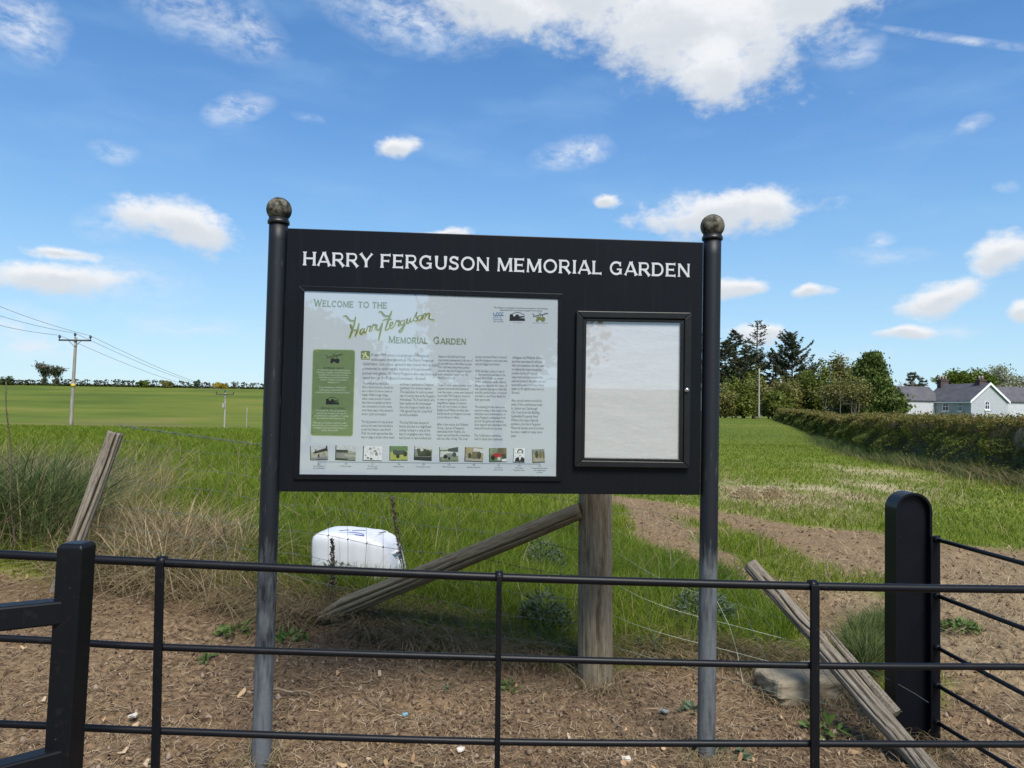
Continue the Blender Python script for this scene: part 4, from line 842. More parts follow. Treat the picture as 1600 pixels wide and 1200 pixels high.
mb = MB(); mb.tube([(hx*.93, -.10, .19), (hx*1.0, -.10, .20), (hx*1.02, -.02, .205), (hx*1.0, .06, .20), (hx*.93, .06, .19)], .016, 10); mb.tube([(hx*.92, .0, .10), (hx*1.05, .0, .10)], .035, 16); mb.build('drum_cap', M_plas, drum, True)
# stone block
gs = G(1250, 1085); stone = thing('stone_block', 'flat topped grey stone block lying under the broken post', 'stone', (gs[0], gs[1], zz(gs[0], gs[1])), rad(14))
def sshape(u):
    x, y, z = u; k = 1+.14*(float(fbm(WN(x*1.3+5+z*.8), WN(y*1.6+z*1.1), 3, 41)[0])-.5)*2+.05*(float(fbm(WN(x*4+5+z*2.1), WN(z*3.3+y*4-x*1.7), 3, 44)[0])-.5)
    return (x*.225*k*(1-.12*(z < 0)), y*.14*k, .055+z*.085*(1 if z < 0 else 1+.05*k)+.012*x)
M_stone = m_noise('grey_stone', (.17, .145, .10), (.31, .265, .19), 11, .92, (1, 1, 1), .6, .01, .3, .7, .2)
v, q = superbox(0, 0, 0, 1, 1, 1, 9, sshape); mb = MB(); mb.add(v, q); mb.build('stone_mass', M_stone, stone, False)
M_stick = m_noise('dead_stick', (.12, .085, .055), (.26, .20, .14), 30, .9, (1, 1, 1), .4, .003)
def stick(pa, pb, r, label, h=.012):
    a = G(*pa); b = G(*pb); t = thing('stick', label, 'stick', tuple(a)); mb = MB(); n = 9
    P = [a+(b-a)*k/(n-1) for k in range(n)]; P = [WN(p[0]+.01*math.sin(k*2.1), p[1], zz(p[0], p[1])+h+.012+.006*math.sin(k*1.3)) for k, p in enumerate(P)]
    mb.tube([p-a for p in P], [r*(1-.05*k) for k in range(n)], 7); mb.build('twig', M_stick, t, True); return t
stick((425, 1084), (488, 1090), .008, 'thin brown stick lying on the soil just right of the left sign post')
stick((948, 1078), (985, 1068), .006, 'forked pale twig on the soil at the foot of the straining post')
stick((955, 1128), (975, 1150), .005, 'pale straw coloured twig on bare soil in front of the straining post')
stick((570, 1097), (625, 1128), .0035, 'long thin dry stem lying on open soil right of the left sign post')
# litter fragments seen singly
def scrap(px, py, s, mat, name, label, cat):
    g = G(px, py); t = thing(name, label, cat, (g[0], g[1], zz(g[0], g[1])+.02)); mb = MB(); r2 = np.random.default_rng(int(px*7+py)); n = 9
    v = [(0, 0, .012)]+[(s*(.7+.5*r2.random())*math.cos(2*math.pi*k/n), s*.7*(.7+.5*r2.random())*math.sin(2*math.pi*k/n), .012*r2.random()) for k in range(n)]
    mb.add(v, [(0, 1+k, 1+(k+1) % n) for k in range(n)]); mb.add([(x, y, z-.006) for x, y, z in v], [(0, 1+(k+1) % n, 1+k) for k in range(n)]); mb.build('fragment', mat, t); return t
M_blue = m_noise('blue_plastic', (.10, .24, .30), (.16, .34, .40), 20, .5); M_slate = m_noise('slate_chip', (.16, .17, .16), (.24, .25, .24), 20, .8); M_chip = m_noise('pale_chip', (.42, .38, .32), (.60, .56, .50), 20, .8)
scrap(633, 1123, .016, M_blue, 'plastic_scrap', 'small blue plastic scrap on the bare soil', 'scrap')
scrap(1037, 1117, .027, M_slate, 'slate_chip', 'grey angular slate chip on the soil left of the right sign post', 'stone')
scrap(720, 1178, .022, M_chip, 'paper_scrap', 'crumpled whitish scrap on the soil near the bottom edge', 'scrap')
scrap(207, 1125, .026, M_chip, 'pebble', 'smooth pinkish pebble on the soil left of the left sign post', 'stone')
scrap(978, 1192, .026, M_chip, 'pebble', 'pale pebble at the bottom edge left of the right sign post', 'stone')

# ------------------------------------------------------------------ grass, straw and litter (uncountable)
def in_view(x, y, mpx=320):
    d = np.maximum(y, .1); px = 800+F*x/d; return (px > -mpx) & (px < 1600+mpx) & (y > 1.5)
def blades(name, X, Y, h, w, lean, ldir, mat, droop=.25, zoff=-.01, label=None):
    # the feet of the leaning post and the strut stand clear of the grass
    pxl = 800+F*X/np.maximum(Y, .1); k = ~(((np.abs(pxl-86) < 36) & (Y < lb[1]+.12)) | ((np.abs(pxl-520) < 46) & (Y < fd[1]+.05)))
    X, Y, h, w, lean, ldir = X[k], Y[k], h[k], w[k], lean[k], ldir[k]
    n = len(X); base = np.stack([X, Y, Z(X, Y)+zoff], 1); a = RNG.random(n)*2*math.pi
    # blades turn mostly broadside, with some scatter
    side = np.stack([np.cos(a), np.sin(a), np.zeros(n)], 1); L = np.stack([np.cos(ldir), np.sin(ldir), np.zeros(n)], 1)
    def P(t, k): return base+L*(lean*t*t*h)[:, None]+np.array([0, 0, 1.0])*(h*(t-droop*lean*t*t))[:, None]+side*(w*k)[:, None]
    o = np.ones(n)
    V = np.stack([P(0, -.5), P(0, .5), P(.42, -.48), P(.42, .48), P(.76, -.32), P(.76, .32), P(1.0, 0)], 1).reshape(-1, 3)
    b = np.arange(n)[:, None]*7
    Q = np.concatenate([b+np.array([0, 1, 3, 2]), b+np.array([2, 3, 5, 4])]); T = b+np.array([4, 5, 6])
    ob = np_mesh(name, V, Q, T, mat, True); tag(ob, label, 'grass', kind='stuff'); return ob
def scatter_wedge(n, r0, r1, fall, half=52):
    """points in a wedge, density falling as r**-fall beyond r0"""
    u = RNG.random(n); k = 2-fall
    r = (r0**k+u*(r1**k-r0**k))**(1/k) if abs(k) > 1e-6 else r0*(r1/r0)**u
    t = np.deg2rad(RNG.uniform(-half, half, n)); return r*np.sin(t), r*np.cos(t)
def m_grass(name, cols, yellow, trans=.35):
    m, nt, out = newmat(name); g = nd(nt, 'ShaderNodeNewGeometry'); k = len(cols)
    col = ramp(nt, g.outputs['Random Per Island'], [((i+.5)/k, c) for i, c in enumerate(cols)])
    b = noise(nt, .55, 4, .6); s = noise(nt, .07, 5, .6, (.4, 2.2, 1))
    f = mth(nt, 'MULTIPLY', ramp(nt, mth(nt, 'ADD', mth(nt, 'MULTIPLY', b, .5), mth(nt, 'MULTIPLY', s, .5)), [(.40, (0, 0, 0)), (.62, (1, 1, 1))]), .7)
    col = mixc(nt, f, col, yellow)
    d = nd(nt, 'ShaderNodeBsdfPrincipled'); d.inputs['Roughness'].default_value = .55; d.inputs['Specular IOR Level'].default_value = .2; ln(nt, col, d.inputs['Base Color'])
    t = nd(nt, 'ShaderNodeBsdfTranslucent'); ln(nt, col, t.inputs['Color'])
    mx = nd(nt, 'ShaderNodeMixShader'); mx.inputs[0].default_value = trans; ln(nt, d.outputs[0], mx.inputs[1]); ln(nt, t.outputs[0], mx.inputs[2]); ln(nt, mx.outputs[0], out.inputs[0]); return m
M_gr = m_grass('field_grass', [(.110, .175, .014), (.150, .215, .018), (.185, .245, .026), (.125, .190, .018)], (.235, .275, .030), .5)
M_gn = m_grass('lush_grass', [(.085, .155, .014), (.120, .195, .018), (.150, .225, .024), (.100, .170, .016)], (.175, .230, .026), .5)
M_gd = m_grass('dark_grass', [(.055, .100, .026), (.075, .130, .032), (.100, .155, .042), (.150, .160, .07)], (.095, .115, .034))
M_dry = m_leaf('dry_grass_mat', [(.30, .22, .12), (.42, .33, .20), (.22, .16, .085), (.36, .28, .16), (.16, .14, .06)], .25, .7)
M_str = m_leaf('straw_mat', [(.32, .235, .135), (.44, .34, .215), (.21, .145, .08), (.12, .08, .045), (.38, .285, .175)], .15, .8)
# bright crop and rough grass, thinning with distance
x, y = scatter_wedge(380000, 4.6, 118, 2.0); k = in_view(x, y); x, y = x[k], y[k]
sm, fr_ = soil_mask(x, y); dm = dry_mask(x, y); r = np.hypot(x, y)
k = (RNG.random(len(x)) > sm*1.4-.15) & (RNG.random(len(x)) > dm*.85); x, y, r, sm = x[k], y[k], r[k], sm[k]
tall = .75+.7*fbm(x*.9, y*.9, 3, 51)
trackside = (sstep(x, 1.0, 2.0)*sstep(-y, -11.5, -8.5))
hgt = (.235*tall*(1-.45*trackside)*RNG.uniform(.6, 1.25, len(x)))*(1-.45*sm)
rt = sstep(x/(1.5+.3*y), -.2, .4)
hgt *= (1-.45*sstep(r, 25, 70))*(1-.66*rt*sstep(r, 8, 14))
blades('field_grass', x, y, hgt, .0058*(r/6)**.92*RNG.uniform(.7, 1.3, len(x)), RNG.uniform(.15, 1.0, len(x)), RNG.uniform(0, 6.28, len(x)), M_gr, .25, label='bright green grass and young crop growing across the field')
# denser near strip around the straining post
def in_poly(n, px_poly, jit=0.0):
    P = gpoly(px_poly); lo, hi = P.min(0), P.max(0); out = np.zeros((0, 2))
    while len(out) < n:
        q = RNG.uniform(lo, hi, (n*2, 2)); q = q[sdist(q, P)+(fbm(q[:, 0]*2.5, q[:, 1]*2.5, 3, 61)-.5)*.5 > 0]; out = np.vstack([out, q])
    return out[:n, 0], out[:n, 1]
x, y = in_poly(46000, [(395, 905), (480, 930), (600, 968), (760, 985), (905, 1005), (1100, 1018), (1235, 1030), (1250, 995), (1180, 935), (1110, 895), (960, 850), (900, 820), (600, 825), (395, 830)])
cl = fbm(x*3.2, y*3.2, 3, 71); k = RNG.random(len(x)) < .25+1.1*cl; x, y, cl = x[k], y[k], cl[k]
blades('rough_grass', x, y, .14+.22*cl*RNG.uniform(.5, 1.4, len(x)), .0058*RNG.uniform(.7, 1.3, len(x)), RNG.uniform(.2, 1.0, len(x)), RNG.uniform(0, 6.28, len(x)), M_gn, .3, label='rough green grass around the straining post and wire fence')
# tall dark tussocks at the left edge
x, y = in_poly(30000, [(-420, 890), (0, 880), (85, 880), (140, 850), (165, 800), (180, 770), (190, 745), (150, 740), (-420, 740)])
cl = fbm(x*1.4, y*1.4, 3, 81); sc2 = np.clip(1.05-.22*np.maximum(0, x+4.1)*1.6, .35, 1.0)*np.clip(1-.25*(y-6.2), .45, 1)
blades('tall_grass', x, y, (.50+.80*cl)*sc2*RNG.uniform(.55, 1.15, len(x)), .0105*RNG.uniform(.5, 1.4, len(x)), RNG.uniform(.2, 1.25, len(x)), RNG.normal(.3, 1.7, len(x)), M_gd, .35, label='tall dark green tussocks of grass beside the leaning post')
x, y = in_poly(4200, [(-420, 900), (0, 890), (85, 893), (150, 870), (200, 850), (255, 800), (250, 770), (-420, 770)])
blades('seeding_stems', x, y, RNG.uniform(.30, 1.10, len(x))*np.clip(1.05-.3*np.maximum(0, x+4.1), .4, 1), .0042*RNG.uniform(.7, 1.3, len(x)), RNG.uniform(.2, 1.4, len(x)), RNG.normal(.4, 1.2, len(x)), M_dry, .35, label='dry pale stems standing among the dark grass at left')
# bleached tangle round the wire fence
x, y = in_poly(10500, [(95, 905), (200, 925), (300, 940), (400, 955), (425, 930), (420, 880), (300, 850), (190, 830), (150, 860)])
blades('dry_grass', x, y, .10+.5*RNG.random(len(x))**1.6*fbm(x*2, y*2, 3, 91)*1.8, .0058*RNG.uniform(.5, 1.5, len(x)), RNG.uniform(.3, 2.2, len(x)), RNG.uniform(0, 6.28, len(x)), M_dry, .42, label='bleached dry grass tangled along the foot of the wire fence')
x, y = in_poly(21000, [(395, 958), (480, 982), (600, 1003), (750, 1024), (905, 1044), (1090, 1036), (1200, 1050), (1310, 1065), (1390, 1105), (1400, 1080), (1330, 1035), (1200, 1022), (1090, 1012), (905, 1012), (750, 975), (600, 940), (480, 920), (395, 905)])
blades('bank_straw', x, y, .08+.20*RNG.random(len(x)), .0042*RNG.uniform(.6, 1.4, len(x)), RNG.uniform(.6, 2.0, len(x)), RNG.normal(-1.5, .9, len(x)), M_dry, .45, .01, label='brown dead grass hanging over the edge of the bare soil')
# dead stems and seed heads scattered through the green grass
x, y = scatter_wedge(6500, 4.7, 22, 1.9, 44); sm, fr_ = soil_mask(x, y); k = in_view(x, y) & (sm < .35) & (fbm(x*.9, y*.9, 3, 131) > .44); x, y = x[k], y[k]
blades('dead_stems', x, y, RNG.uniform(.15, .55, len(x)), .0040*(np.hypot(x, y)/6)**.8, RNG.uniform(.1, 1.3, len(x)), RNG.uniform(0, 6.28, len(x)), M_dry, .3, label='thin dead stems and seed heads scattered through the green grass')
# tuft beside the gatepost
x, y = in_poly(5200, [(1310, 1080), (1395, 1105), (1395, 1010), (1360, 1010), (1300, 1030)])
blades('post_tuft', x, y, .12+.26*RNG.random(len(x)), .006*RNG.uniform(.7, 1.3, len(x)), RNG.uniform(.2, .9, len(x)), RNG.normal(.6, 1.2, len(x)), M_gd, .3, label='dark green tuft of grass between broken post and gatepost')
# mown hay strewn on the track and flattened patches in the field
x, y = scatter_wedge(60000, 3.2, 16, 1.6, 44); dm = dry_mask(x, y); sm, fr_ = soil_mask(x, y)
k = in_view(x, y) & (RNG.random(len(x)) < dm*1.2+.10*(sm-fr_).clip(0, 1)); x, y = x[k], y[k]; r = np.hypot(x, y)
blades('hay', x, y, .10+.10*RNG.random(len(x)), .0042*(r/5)*RNG.uniform(.7, 1.3, len(x)), RNG.uniform(1.4, 2.6, len(x)), RNG.uniform(0, 6.28, len(x)), M_str, .40, .015, label='cut hay strewn over the track beside the gatepost')
M_heap = m_leaf('cut_hay', [(.58, .49, .31), (.66, .57, .40), (.50, .41, .25)], .5, .8)
for k_, (px, py, w_) in enumerate(((1165, 770, .19), (1207, 769, .17))):
    g = G(px, py+8); n = 5200; a = RNG.random(n)*6.28; q = np.sqrt(RNG.random(n))*w_; x = g[0]+q*np.cos(a)*1.3; y = g[1]+q*np.sin(a)
    zb = Z(x, y)+.15*(1-(q/w_)**2); d = RNG.normal(0, 1, (n, 3)); d[:, 2] *= .5; d /= np.linalg.norm(d, axis=1)[:, None]; s = np.cross(d, RNG.normal(0, 1, (n, 3))); s /= np.linalg.norm(s, axis=1)[:, None]
    c = np.stack([x, y, zb], 1)-WN(g[0], g[1], g[2]); L = RNG.uniform(.04, .1, n)[:, None]; W = RNG.uniform(.005, .011, n)[:, None]
    V = np.stack([c-d*L-s*W, c-d*L+s*W, c+d*L+s*W, c+d*L-s*W], 1).reshape(-1, 3); o = np_mesh('hay_heap', V, np.arange(4*n).reshape(-1, 4), None, M_heap); o.location = g
    tag(o, ('small rounded heap of cut hay beside the right sign post', 'larger heap of cut hay at the edge of the bright grass')[k_], 'heap', 'hay heaps by the track')
# straw, dead leaves and crumbs on the bare soil
def ground_near(x, y):  # ground with its clods, as in the sheet
    s, f = soil_mask(x, y); c = (fbm(x*4, y*4, 3, 1)-.5)*.07+(fbm(x*17, y*17, 4, 2, .6)-.5)*.045; r = np.hypot(x, y)
    return Z(x, y)+s*c*np.clip(1-r/25, 0, 1)
def flat_bits(name, n, L0, L1, W0, W1, mat, label, tilt=.25, r0=3.1, r1=9, fall=1.7, need=.5, lift=.006, curl=0.0, cat='litter', front_only=False, clump=0.0):
    x, y = scatter_wedge(n, r0, r1, fall, 42); s, f = soil_mask(x, y); k = in_view(x, y) & ((f if front_only else s) > need)
    if clump: k &= RNG.random(n) < sstep(fbm(x*3, y*3, 3, 301), clump-.12, clump+.12)
    x, y = x[k], y[k]; n = len(x)
    a = RNG.random(n)*6.28; d = np.stack([np.cos(a), np.sin(a), RNG.normal(0, tilt, n)], 1); sd_ = np.stack([-np.sin(a), np.cos(a), RNG.normal(0, tilt*1.2, n)], 1)
    L = RNG.uniform(L0, L1, n)[:, None]/2; W = RNG.uniform(W0, W1, n)[:, None]/2; c = np.stack([x, y, ground_near(x, y)+lift], 1); up = np.array([0, 0, 1.0])
    cu = (RNG.random(n)*curl)[:, None]*up; bend = sd_*(RNG.normal(0, .25, n)[:, None]*L)
    V = np.stack([c-d*L-sd_*W*.6+cu, c-d*L+sd_*W*.6+cu, c-sd_*W+bend, c+sd_*W+bend, c+d*L-sd_*W*.4+cu*.7, c+d*L+sd_*W*.4+cu*.7], 1).reshape(-1, 3)
    b = np.arange(n)[:, None]*6; Q = np.concatenate([b+np.array([0, 1, 3, 2]), b+np.array([2, 3, 5, 4])])
    o = np_mesh(name, V, Q, None, mat); tag(o, label, cat, kind='stuff'); return o
flat_bits('straw_litter', 60000, .012, .095, .0016, .0044, M_str, 'short pieces of straw scattered over the bare soil', r1=13)
flat_bits('matted_straw', 45000, .02, .11, .0016, .004, M_str, 'matted dead grass lying in patches on the soil', .18, 3.1, 10, 1.7, .5, .008, .012, clump=.58)
xs, ys = [], []          # wisps of dead grass gathered round everything that stands in the soil
for (cx_, cy_, r_, n_) in ((sp[0], sp[1], .13, 420), (*G(408, 1188)[:2], .06, 200), (*G(1103, 1196)[:2], .06, 200), ((bl+br)/2, BY, .15, 420), (gs[0], gs[1]+.02, .24, 520), (lb[0], lb[1]-.03, .10, 300)):
    a = RNG.uniform(0, 6.28, n_); q = r_*(.75+np.abs(RNG.normal(0, .55, n_))); xs.append(cx_+q*np.cos(a)); ys.append(cy_+q*np.sin(a))
x, y = np.concatenate(xs), np.concatenate(ys)
blades('base_straw', x, y, .04+.11*RNG.random(len(x))**1.5, .0038*RNG.uniform(.6, 1.4, len(x)), RNG.uniform(.5, 2.2, len(x)), RNG.uniform(0, 6.28, len(x)), M_dry, .42, .005, label='wisps of dead grass gathered round the feet of the posts and the stone')
M_leafl = m_leaf('dead_leaf_mat', [(.42, .28, .15), (.55, .40, .25), (.34, .19, .09), (.50, .38, .27)], .2, .7)
flat_bits('leaf_litter', 1100, .020, .050, .012, .028, M_leafl, 'curled dead leaves scattered at the edge of the soil', .5, 3.2, 8, 1.2, .3, .012, .022, clump=.60)
M_bark = m_leaf('dark_litter_mat', [(.05, .032, .02), (.085, .055, .034), (.12, .08, .05)], .05, .9)
flat_bits('bark_litter', 14000, .008, .030, .004, .012, M_bark, 'dark crumbs of bark and rotten stems on the soil', .4, 3.1, 8, 1.6, .5, .006, .008)
# crumbs of soil and small stones
x, y = scatter_wedge(26000, 3.1, 13, 1.7, 42); s, f = soil_mask(x, y); k = (s > .5) & in_view(x, y); x, y = x[k], y[k]; n = len(x)
oc = np.array([(1, 0, 0), (0, 1, 0), (-1, 0, 0), (0, -1, 0), (0, 0, 1), (0, 0, -1.)]); of = np.array([(0, 1, 4), (1, 2, 4), (2, 3, 4), (3, 0, 4), (1, 0, 5), (2, 1, 5), (3, 2, 5), (0, 3, 5)])
sz = (.0035+.020*RNG.random(n)**5)*(1+.25*sstep(y, 5, 8)); V = (np.stack([x, y, ground_near(x, y)+sz*.2], 1)[:, None]+oc[None]*sz[:, None, None]*RNG.uniform(.5, 1.2, (n, 6, 1))).reshape(-1, 3)
M_clod = m_leaf('clod_mat', [(.085, .055, .035), (.14, .095, .06), (.19, .135, .088), (.12, .08, .05), (.25, .19, .14)], .0, .95)
tag(np_mesh('soil_crumbs', V, None, (np.arange(n)[:, None, None]*6+of[None]).reshape(-1, 3), M_clod), 'crumbs of soil and grit lying on the bare ground', 'soil', kind='stuff')

# ------------------------------------------------------------------ weeds and dead stalks
M_weed = m_leaf('thistle_leaf', [(.052, .085, .042), (.078, .115, .060), (.115, .15, .095), (.04, .07, .034)], .2, .7)
M_weedg = m_leaf('weed_leaf', [(.06, .12, .025), (.10, .17, .04), (.14, .20, .06)], .3, .6)
def weed(px, py, rad_, h, n, mat, name, label, cat, group, sz=.03, seed=0, asp=.22):
    if name == 'thistle': n = int(n*1.8); sz *= .62; asp = .16
    g = G(px, py); rg = np.random.default_rng(seed+int(px)); t = thing(name, label, cat, (g[0], g[1], zz(g[0], g[1])), 0, group)
    a = rg.random(n)*6.28; q = np.sqrt(rg.random(n))*rad_; c = np.stack([q*np.cos(a), q*np.sin(a)*.8, h*(1-(q/rad_)**2*.6)*rg.random(n)**.8], 1)
    d = np.stack([np.cos(a), np.sin(a), rg.normal(.5, .5, n)], 1)+rg.normal(0, .5, (n, 3)); d /= np.linalg.norm(d, axis=1)[:, None]
    s = np.cross(d, rg.normal(0, 1, (n, 3))); s /= np.linalg.norm(s, axis=1)[:, None]; L = sz*rg.uniform(.6, 1.4, n)[:, None]; W = L*asp
    V = np.stack([c, c+d*L*.5-s*W, c+d*L*.5+s*W, c+d*L], 1).reshape(-1, 3); b = np.arange(n)[:, None]*4
    lf = np_mesh('leaves', V, b+np.array([0, 1, 3, 2]), None, mat, False, t)
    mb = MB()
    for k in range(max(2, n//60)):
        e = c[rg.integers(n)]; mb.tube([(0, 0, -.01), e*WN(.5, .5, .7), e], [.004, .003, .0015], 5)
    mb.build('stems', mat, t, True); return t
GW = 'grey green thistles along the soil edge'
for args in ((1098, 990, .26, .34, 900, M_weed, 'thistle', 'grey green thistle clump left of the right sign post', 'weed', GW, .07), (850, 1000, .20, .34, 600, M_weed, 'thistle', 'thistle clump just left of the straining post', 'weed', GW, .07),
             (690, 930, .26, .22, 500, M_weed, 'thistle', 'low thistle patch below the middle of the strut', 'weed', GW, .06), (530, 925, .22, .22, 450, M_weed, 'thistle', 'grey green weeds in front of the white drum', 'weed', GW, .06),
             (850, 905, .20, .38, 600, M_weed, 'thistle', 'bushy weed above the strut near the straining post', 'weed', GW, .06), (325, 885, .24, .22, 500, M_weed, 'thistle', 'green weed in the dry grass left of the left sign post', 'weed', GW, .06), (1010, 1030, .14, .16, 300, M_weed, 'thistle', 'small thistle at the soil edge between straining post and sign post', 'weed', GW, .05)): weed(*args)
GS = 'small green weeds on the bare soil'
for args in ((795, 1078, .045, .035, 26, M_weedg, 'seedling', 'small green weed beside the middle railing upright', 'weed', GS, .045), (703, 1080, .030, .025, 16, M_weed, 'seedling', 'tiny grey green weed left of the middle railing upright', 'weed', GS, .035), (455, 1000, .09, .05, 60, M_weedg, 'seedling', 'green sprig right of the left sign post below the strut foot', 'weed', GS, .05),
             (368, 990, .09, .06, 60, M_weedg, 'seedling', 'green sprig left of the left sign post', 'weed', GS, .05), (1082, 1117, .04, .05, 26, M_weed, 'seedling', 'pale weed leaning against the left side of the right sign post', 'weed', GS, .05), (1140, 1183, .06, .05, 34, M_weed, 'seedling', 'silvery weed right of the foot of the right sign post', 'weed', GS, .06),
             (1290, 1145, .07, .07, 30, M_weedg, 'seedling', 'yellow green weed behind the right railing upright', 'weed', GS, .08), (320, 1030, .04, .03, 22, M_weedg, 'seedling', 'small weed right of the left railing upright', 'weed', GS, .04), (1500, 985, .13, .06, 160, M_weedg, 'seedling', 'low green tuft on the track right of the gatepost', 'weed', GS, .06)): weed(*args)
M_stalk = m_noise('dead_stalk', (.05, .038, .026), (.12, .09, .06), 40, .9)
def stalk(pb, pt, Y, r, knots, label, seed):
    a = at(*pb, Y); a[2] = min(a[2], zz(a[0], a[1])); b = at(*pt, Y); t = thing('dead_stalk', label, 'stalk', tuple(a), 0, 'dead dock stalks by the wire fence'); rg = np.random.default_rng(seed)
    n = 14; P = [a+(b-a)*k/(n-1)+WN(.012*math.sin(k*.9+seed), 0, 0) for k in range(n)]; mb = MB(); mb.tube([p-a for p in P], [r*(1-.5*k/(n-1)) for k in range(n)], 6); mb.build('stem', M_stalk, t, True)
    m_ = knots*9; u = np.where(rg.random(m_) < .8, rg.uniform(.42, 1, m_), rg.uniform(.1, 1, m_)); k = np.abs(np.sin(u*31+seed))
    C = (b-a)[None]*u[:, None]+rg.normal(0, 1, (m_, 3))*(.004+.017*k*(1.15-u))[:, None]; d = rg.normal(0, 1, (m_, 3)); d /= np.linalg.norm(d, axis=1)[:, None]; s = np.cross(d, rg.normal(0, 1, (m_, 3))); s /= np.linalg.norm(s, axis=1)[:, None]
    L = rg.uniform(.004, .012, m_)[:, None]; V = np.stack([C-d*L, C-s*L*.6, C+d*L, C+s*L*.6], 1).reshape(-1, 3); np_mesh('seed_head', V, np.arange(4*m_).reshape(-1, 4), None, M_stalk, False, t)['kind'] = 'stuff'
stalk((640, 880), (612, 775), 5.35, .006, 60, 'dark dead dock stalk rising beside the white drum to the board', 3)
stalk((522, 930), (519, 842), 5.05, .006, 55, 'brown dead dock stalk standing in front of the white drum', 5)
stalk((26, 800), (10, 596), 5.9, .007, 6, 'thin dark dead stalk standing above the grass at the left edge', 7)

# ------------------------------------------------------------------ leaves, limbs and trees
def leaf_mesh(name, C, size, mat, parent, asp=.6, flat=0.0, rng=None, out=None):
    rng = rng or RNG; n = len(C); d = rng.normal(0, 1, (n, 3)); d[:, 2] *= (1-flat)
    if out is not None: d = d*.7+out
    d /= np.linalg.norm(d, axis=1)[:, None]+1e-9; s = np.cross(d, rng.normal(0, 1, (n, 3))); s /= np.linalg.norm(s, axis=1)[:, None]+1e-9
    L = (size*rng.uniform(.6, 1.4, n))[:, None]/2; W = L*asp
    V = np.stack([C-d*L, C-d*L*.1-s*W, C+d*L, C-d*L*.1+s*W], 1).reshape(-1, 3)
    return np_mesh(name, V, np.arange(4*n).reshape(-1, 4), None, mat, False, parent)
def grow(mb, base, d, L, r, depth, rng, tips, spread=.6, up=.15, nsub=3, minr=.004, shrink=.68, nodes=None):
    d = d/np.linalg.norm(d); P = [base]; n = 4
    for k in range(n):
        d = d+rng.normal(0, .13, 3)+WN(0, 0, up*.25); d /= np.linalg.norm(d); P.append(P[-1]+d*L/n)
    mb.tube(P, [max(minr, r*(1-.38*k/n)) for k in range(n+1)], 6 if depth > 1 else 4, False)
    if nodes is not None: nodes += [(p, r, depth) for p in P[1:]]
    if depth == 0: tips.append(P[-1]); tips.append(P[-2]); return
    for k in range(nsub):
        a = rng.random()*6.28; q = np.cross(d, WN(math.cos(a), math.sin(a), .3)); q /= np.linalg.norm(q)+1e-9
        nd_ = d*(1-spread*.5)+q*spread*rng.uniform(.7, 1.3)+WN(0, 0, up); b = P[-1] if k == 0 else P[2+rng.integers(3)]
        grow(mb, b, nd_, L*shrink*rng.uniform(.8, 1.2), r*.6, depth-1, rng, tips, spread, up, nsub, minr, shrink, nodes)
M_trunk = m_noise('tree_bark', (.055, .045, .034), (.15, .125, .095), 9, .95, (1, 1, .3), .5, .02)
M_pine = m_leaf('pine_needles', [(.026, .038, .018), (.040, .056, .024), (.058, .072, .030), (.085, .080, .042)], .15, .7)
M_cyp = m_leaf('cypress_leaf', [(.060, .095, .020), (.088, .128, .026), (.12, .155, .036)], .2, .6)
M_br = m_leaf('broad_leaf', [(.095, .130, .018), (.135, .170, .026), (.175, .195, .036), (.11, .125, .03)], .35, .55)
M_brown = m_leaf('thin_leaf', [(.150, .155, .034), (.19, .18, .052), (.125, .13, .034), (.21, .19, .075)], .3, .6)
M_lite = m_leaf('spring_leaf', [(.105, .150, .016), (.150, .190, .022), (.075, .115, .016)], .35, .55)
M_bloss = m_leaf('blossom_leaf', [(.30, .30, .20), (.22, .23, .12), (.12, .15, .06), (.40, .39, .30)], .25, .7)
M_ivy = m_leaf('ivy_leaf', [(.026, .042, .014), (.045, .065, .018), (.065, .085, .024)], .2, .5)
M_twig = m_noise('bare_twig', (.10, .085, .065), (.20, .17, .13), 6, .9)
M_redw = m_leaf('red_twig_leaf', [(.09, .075, .022), (.125, .085, .036), (.085, .062, .034)], .25, .7)
def clumps(rng, n, rx, ry, rz, cz, shell=.5, seed=0):
    d = rng.normal(0, 1, (n, 3)); d /= np.linalg.norm(d, axis=1)[:, None]; r = (shell+(1-shell)*rng.random(n))[:, None]
    return d*r*np.array([rx, ry, rz])+np.array([0, 0, cz])
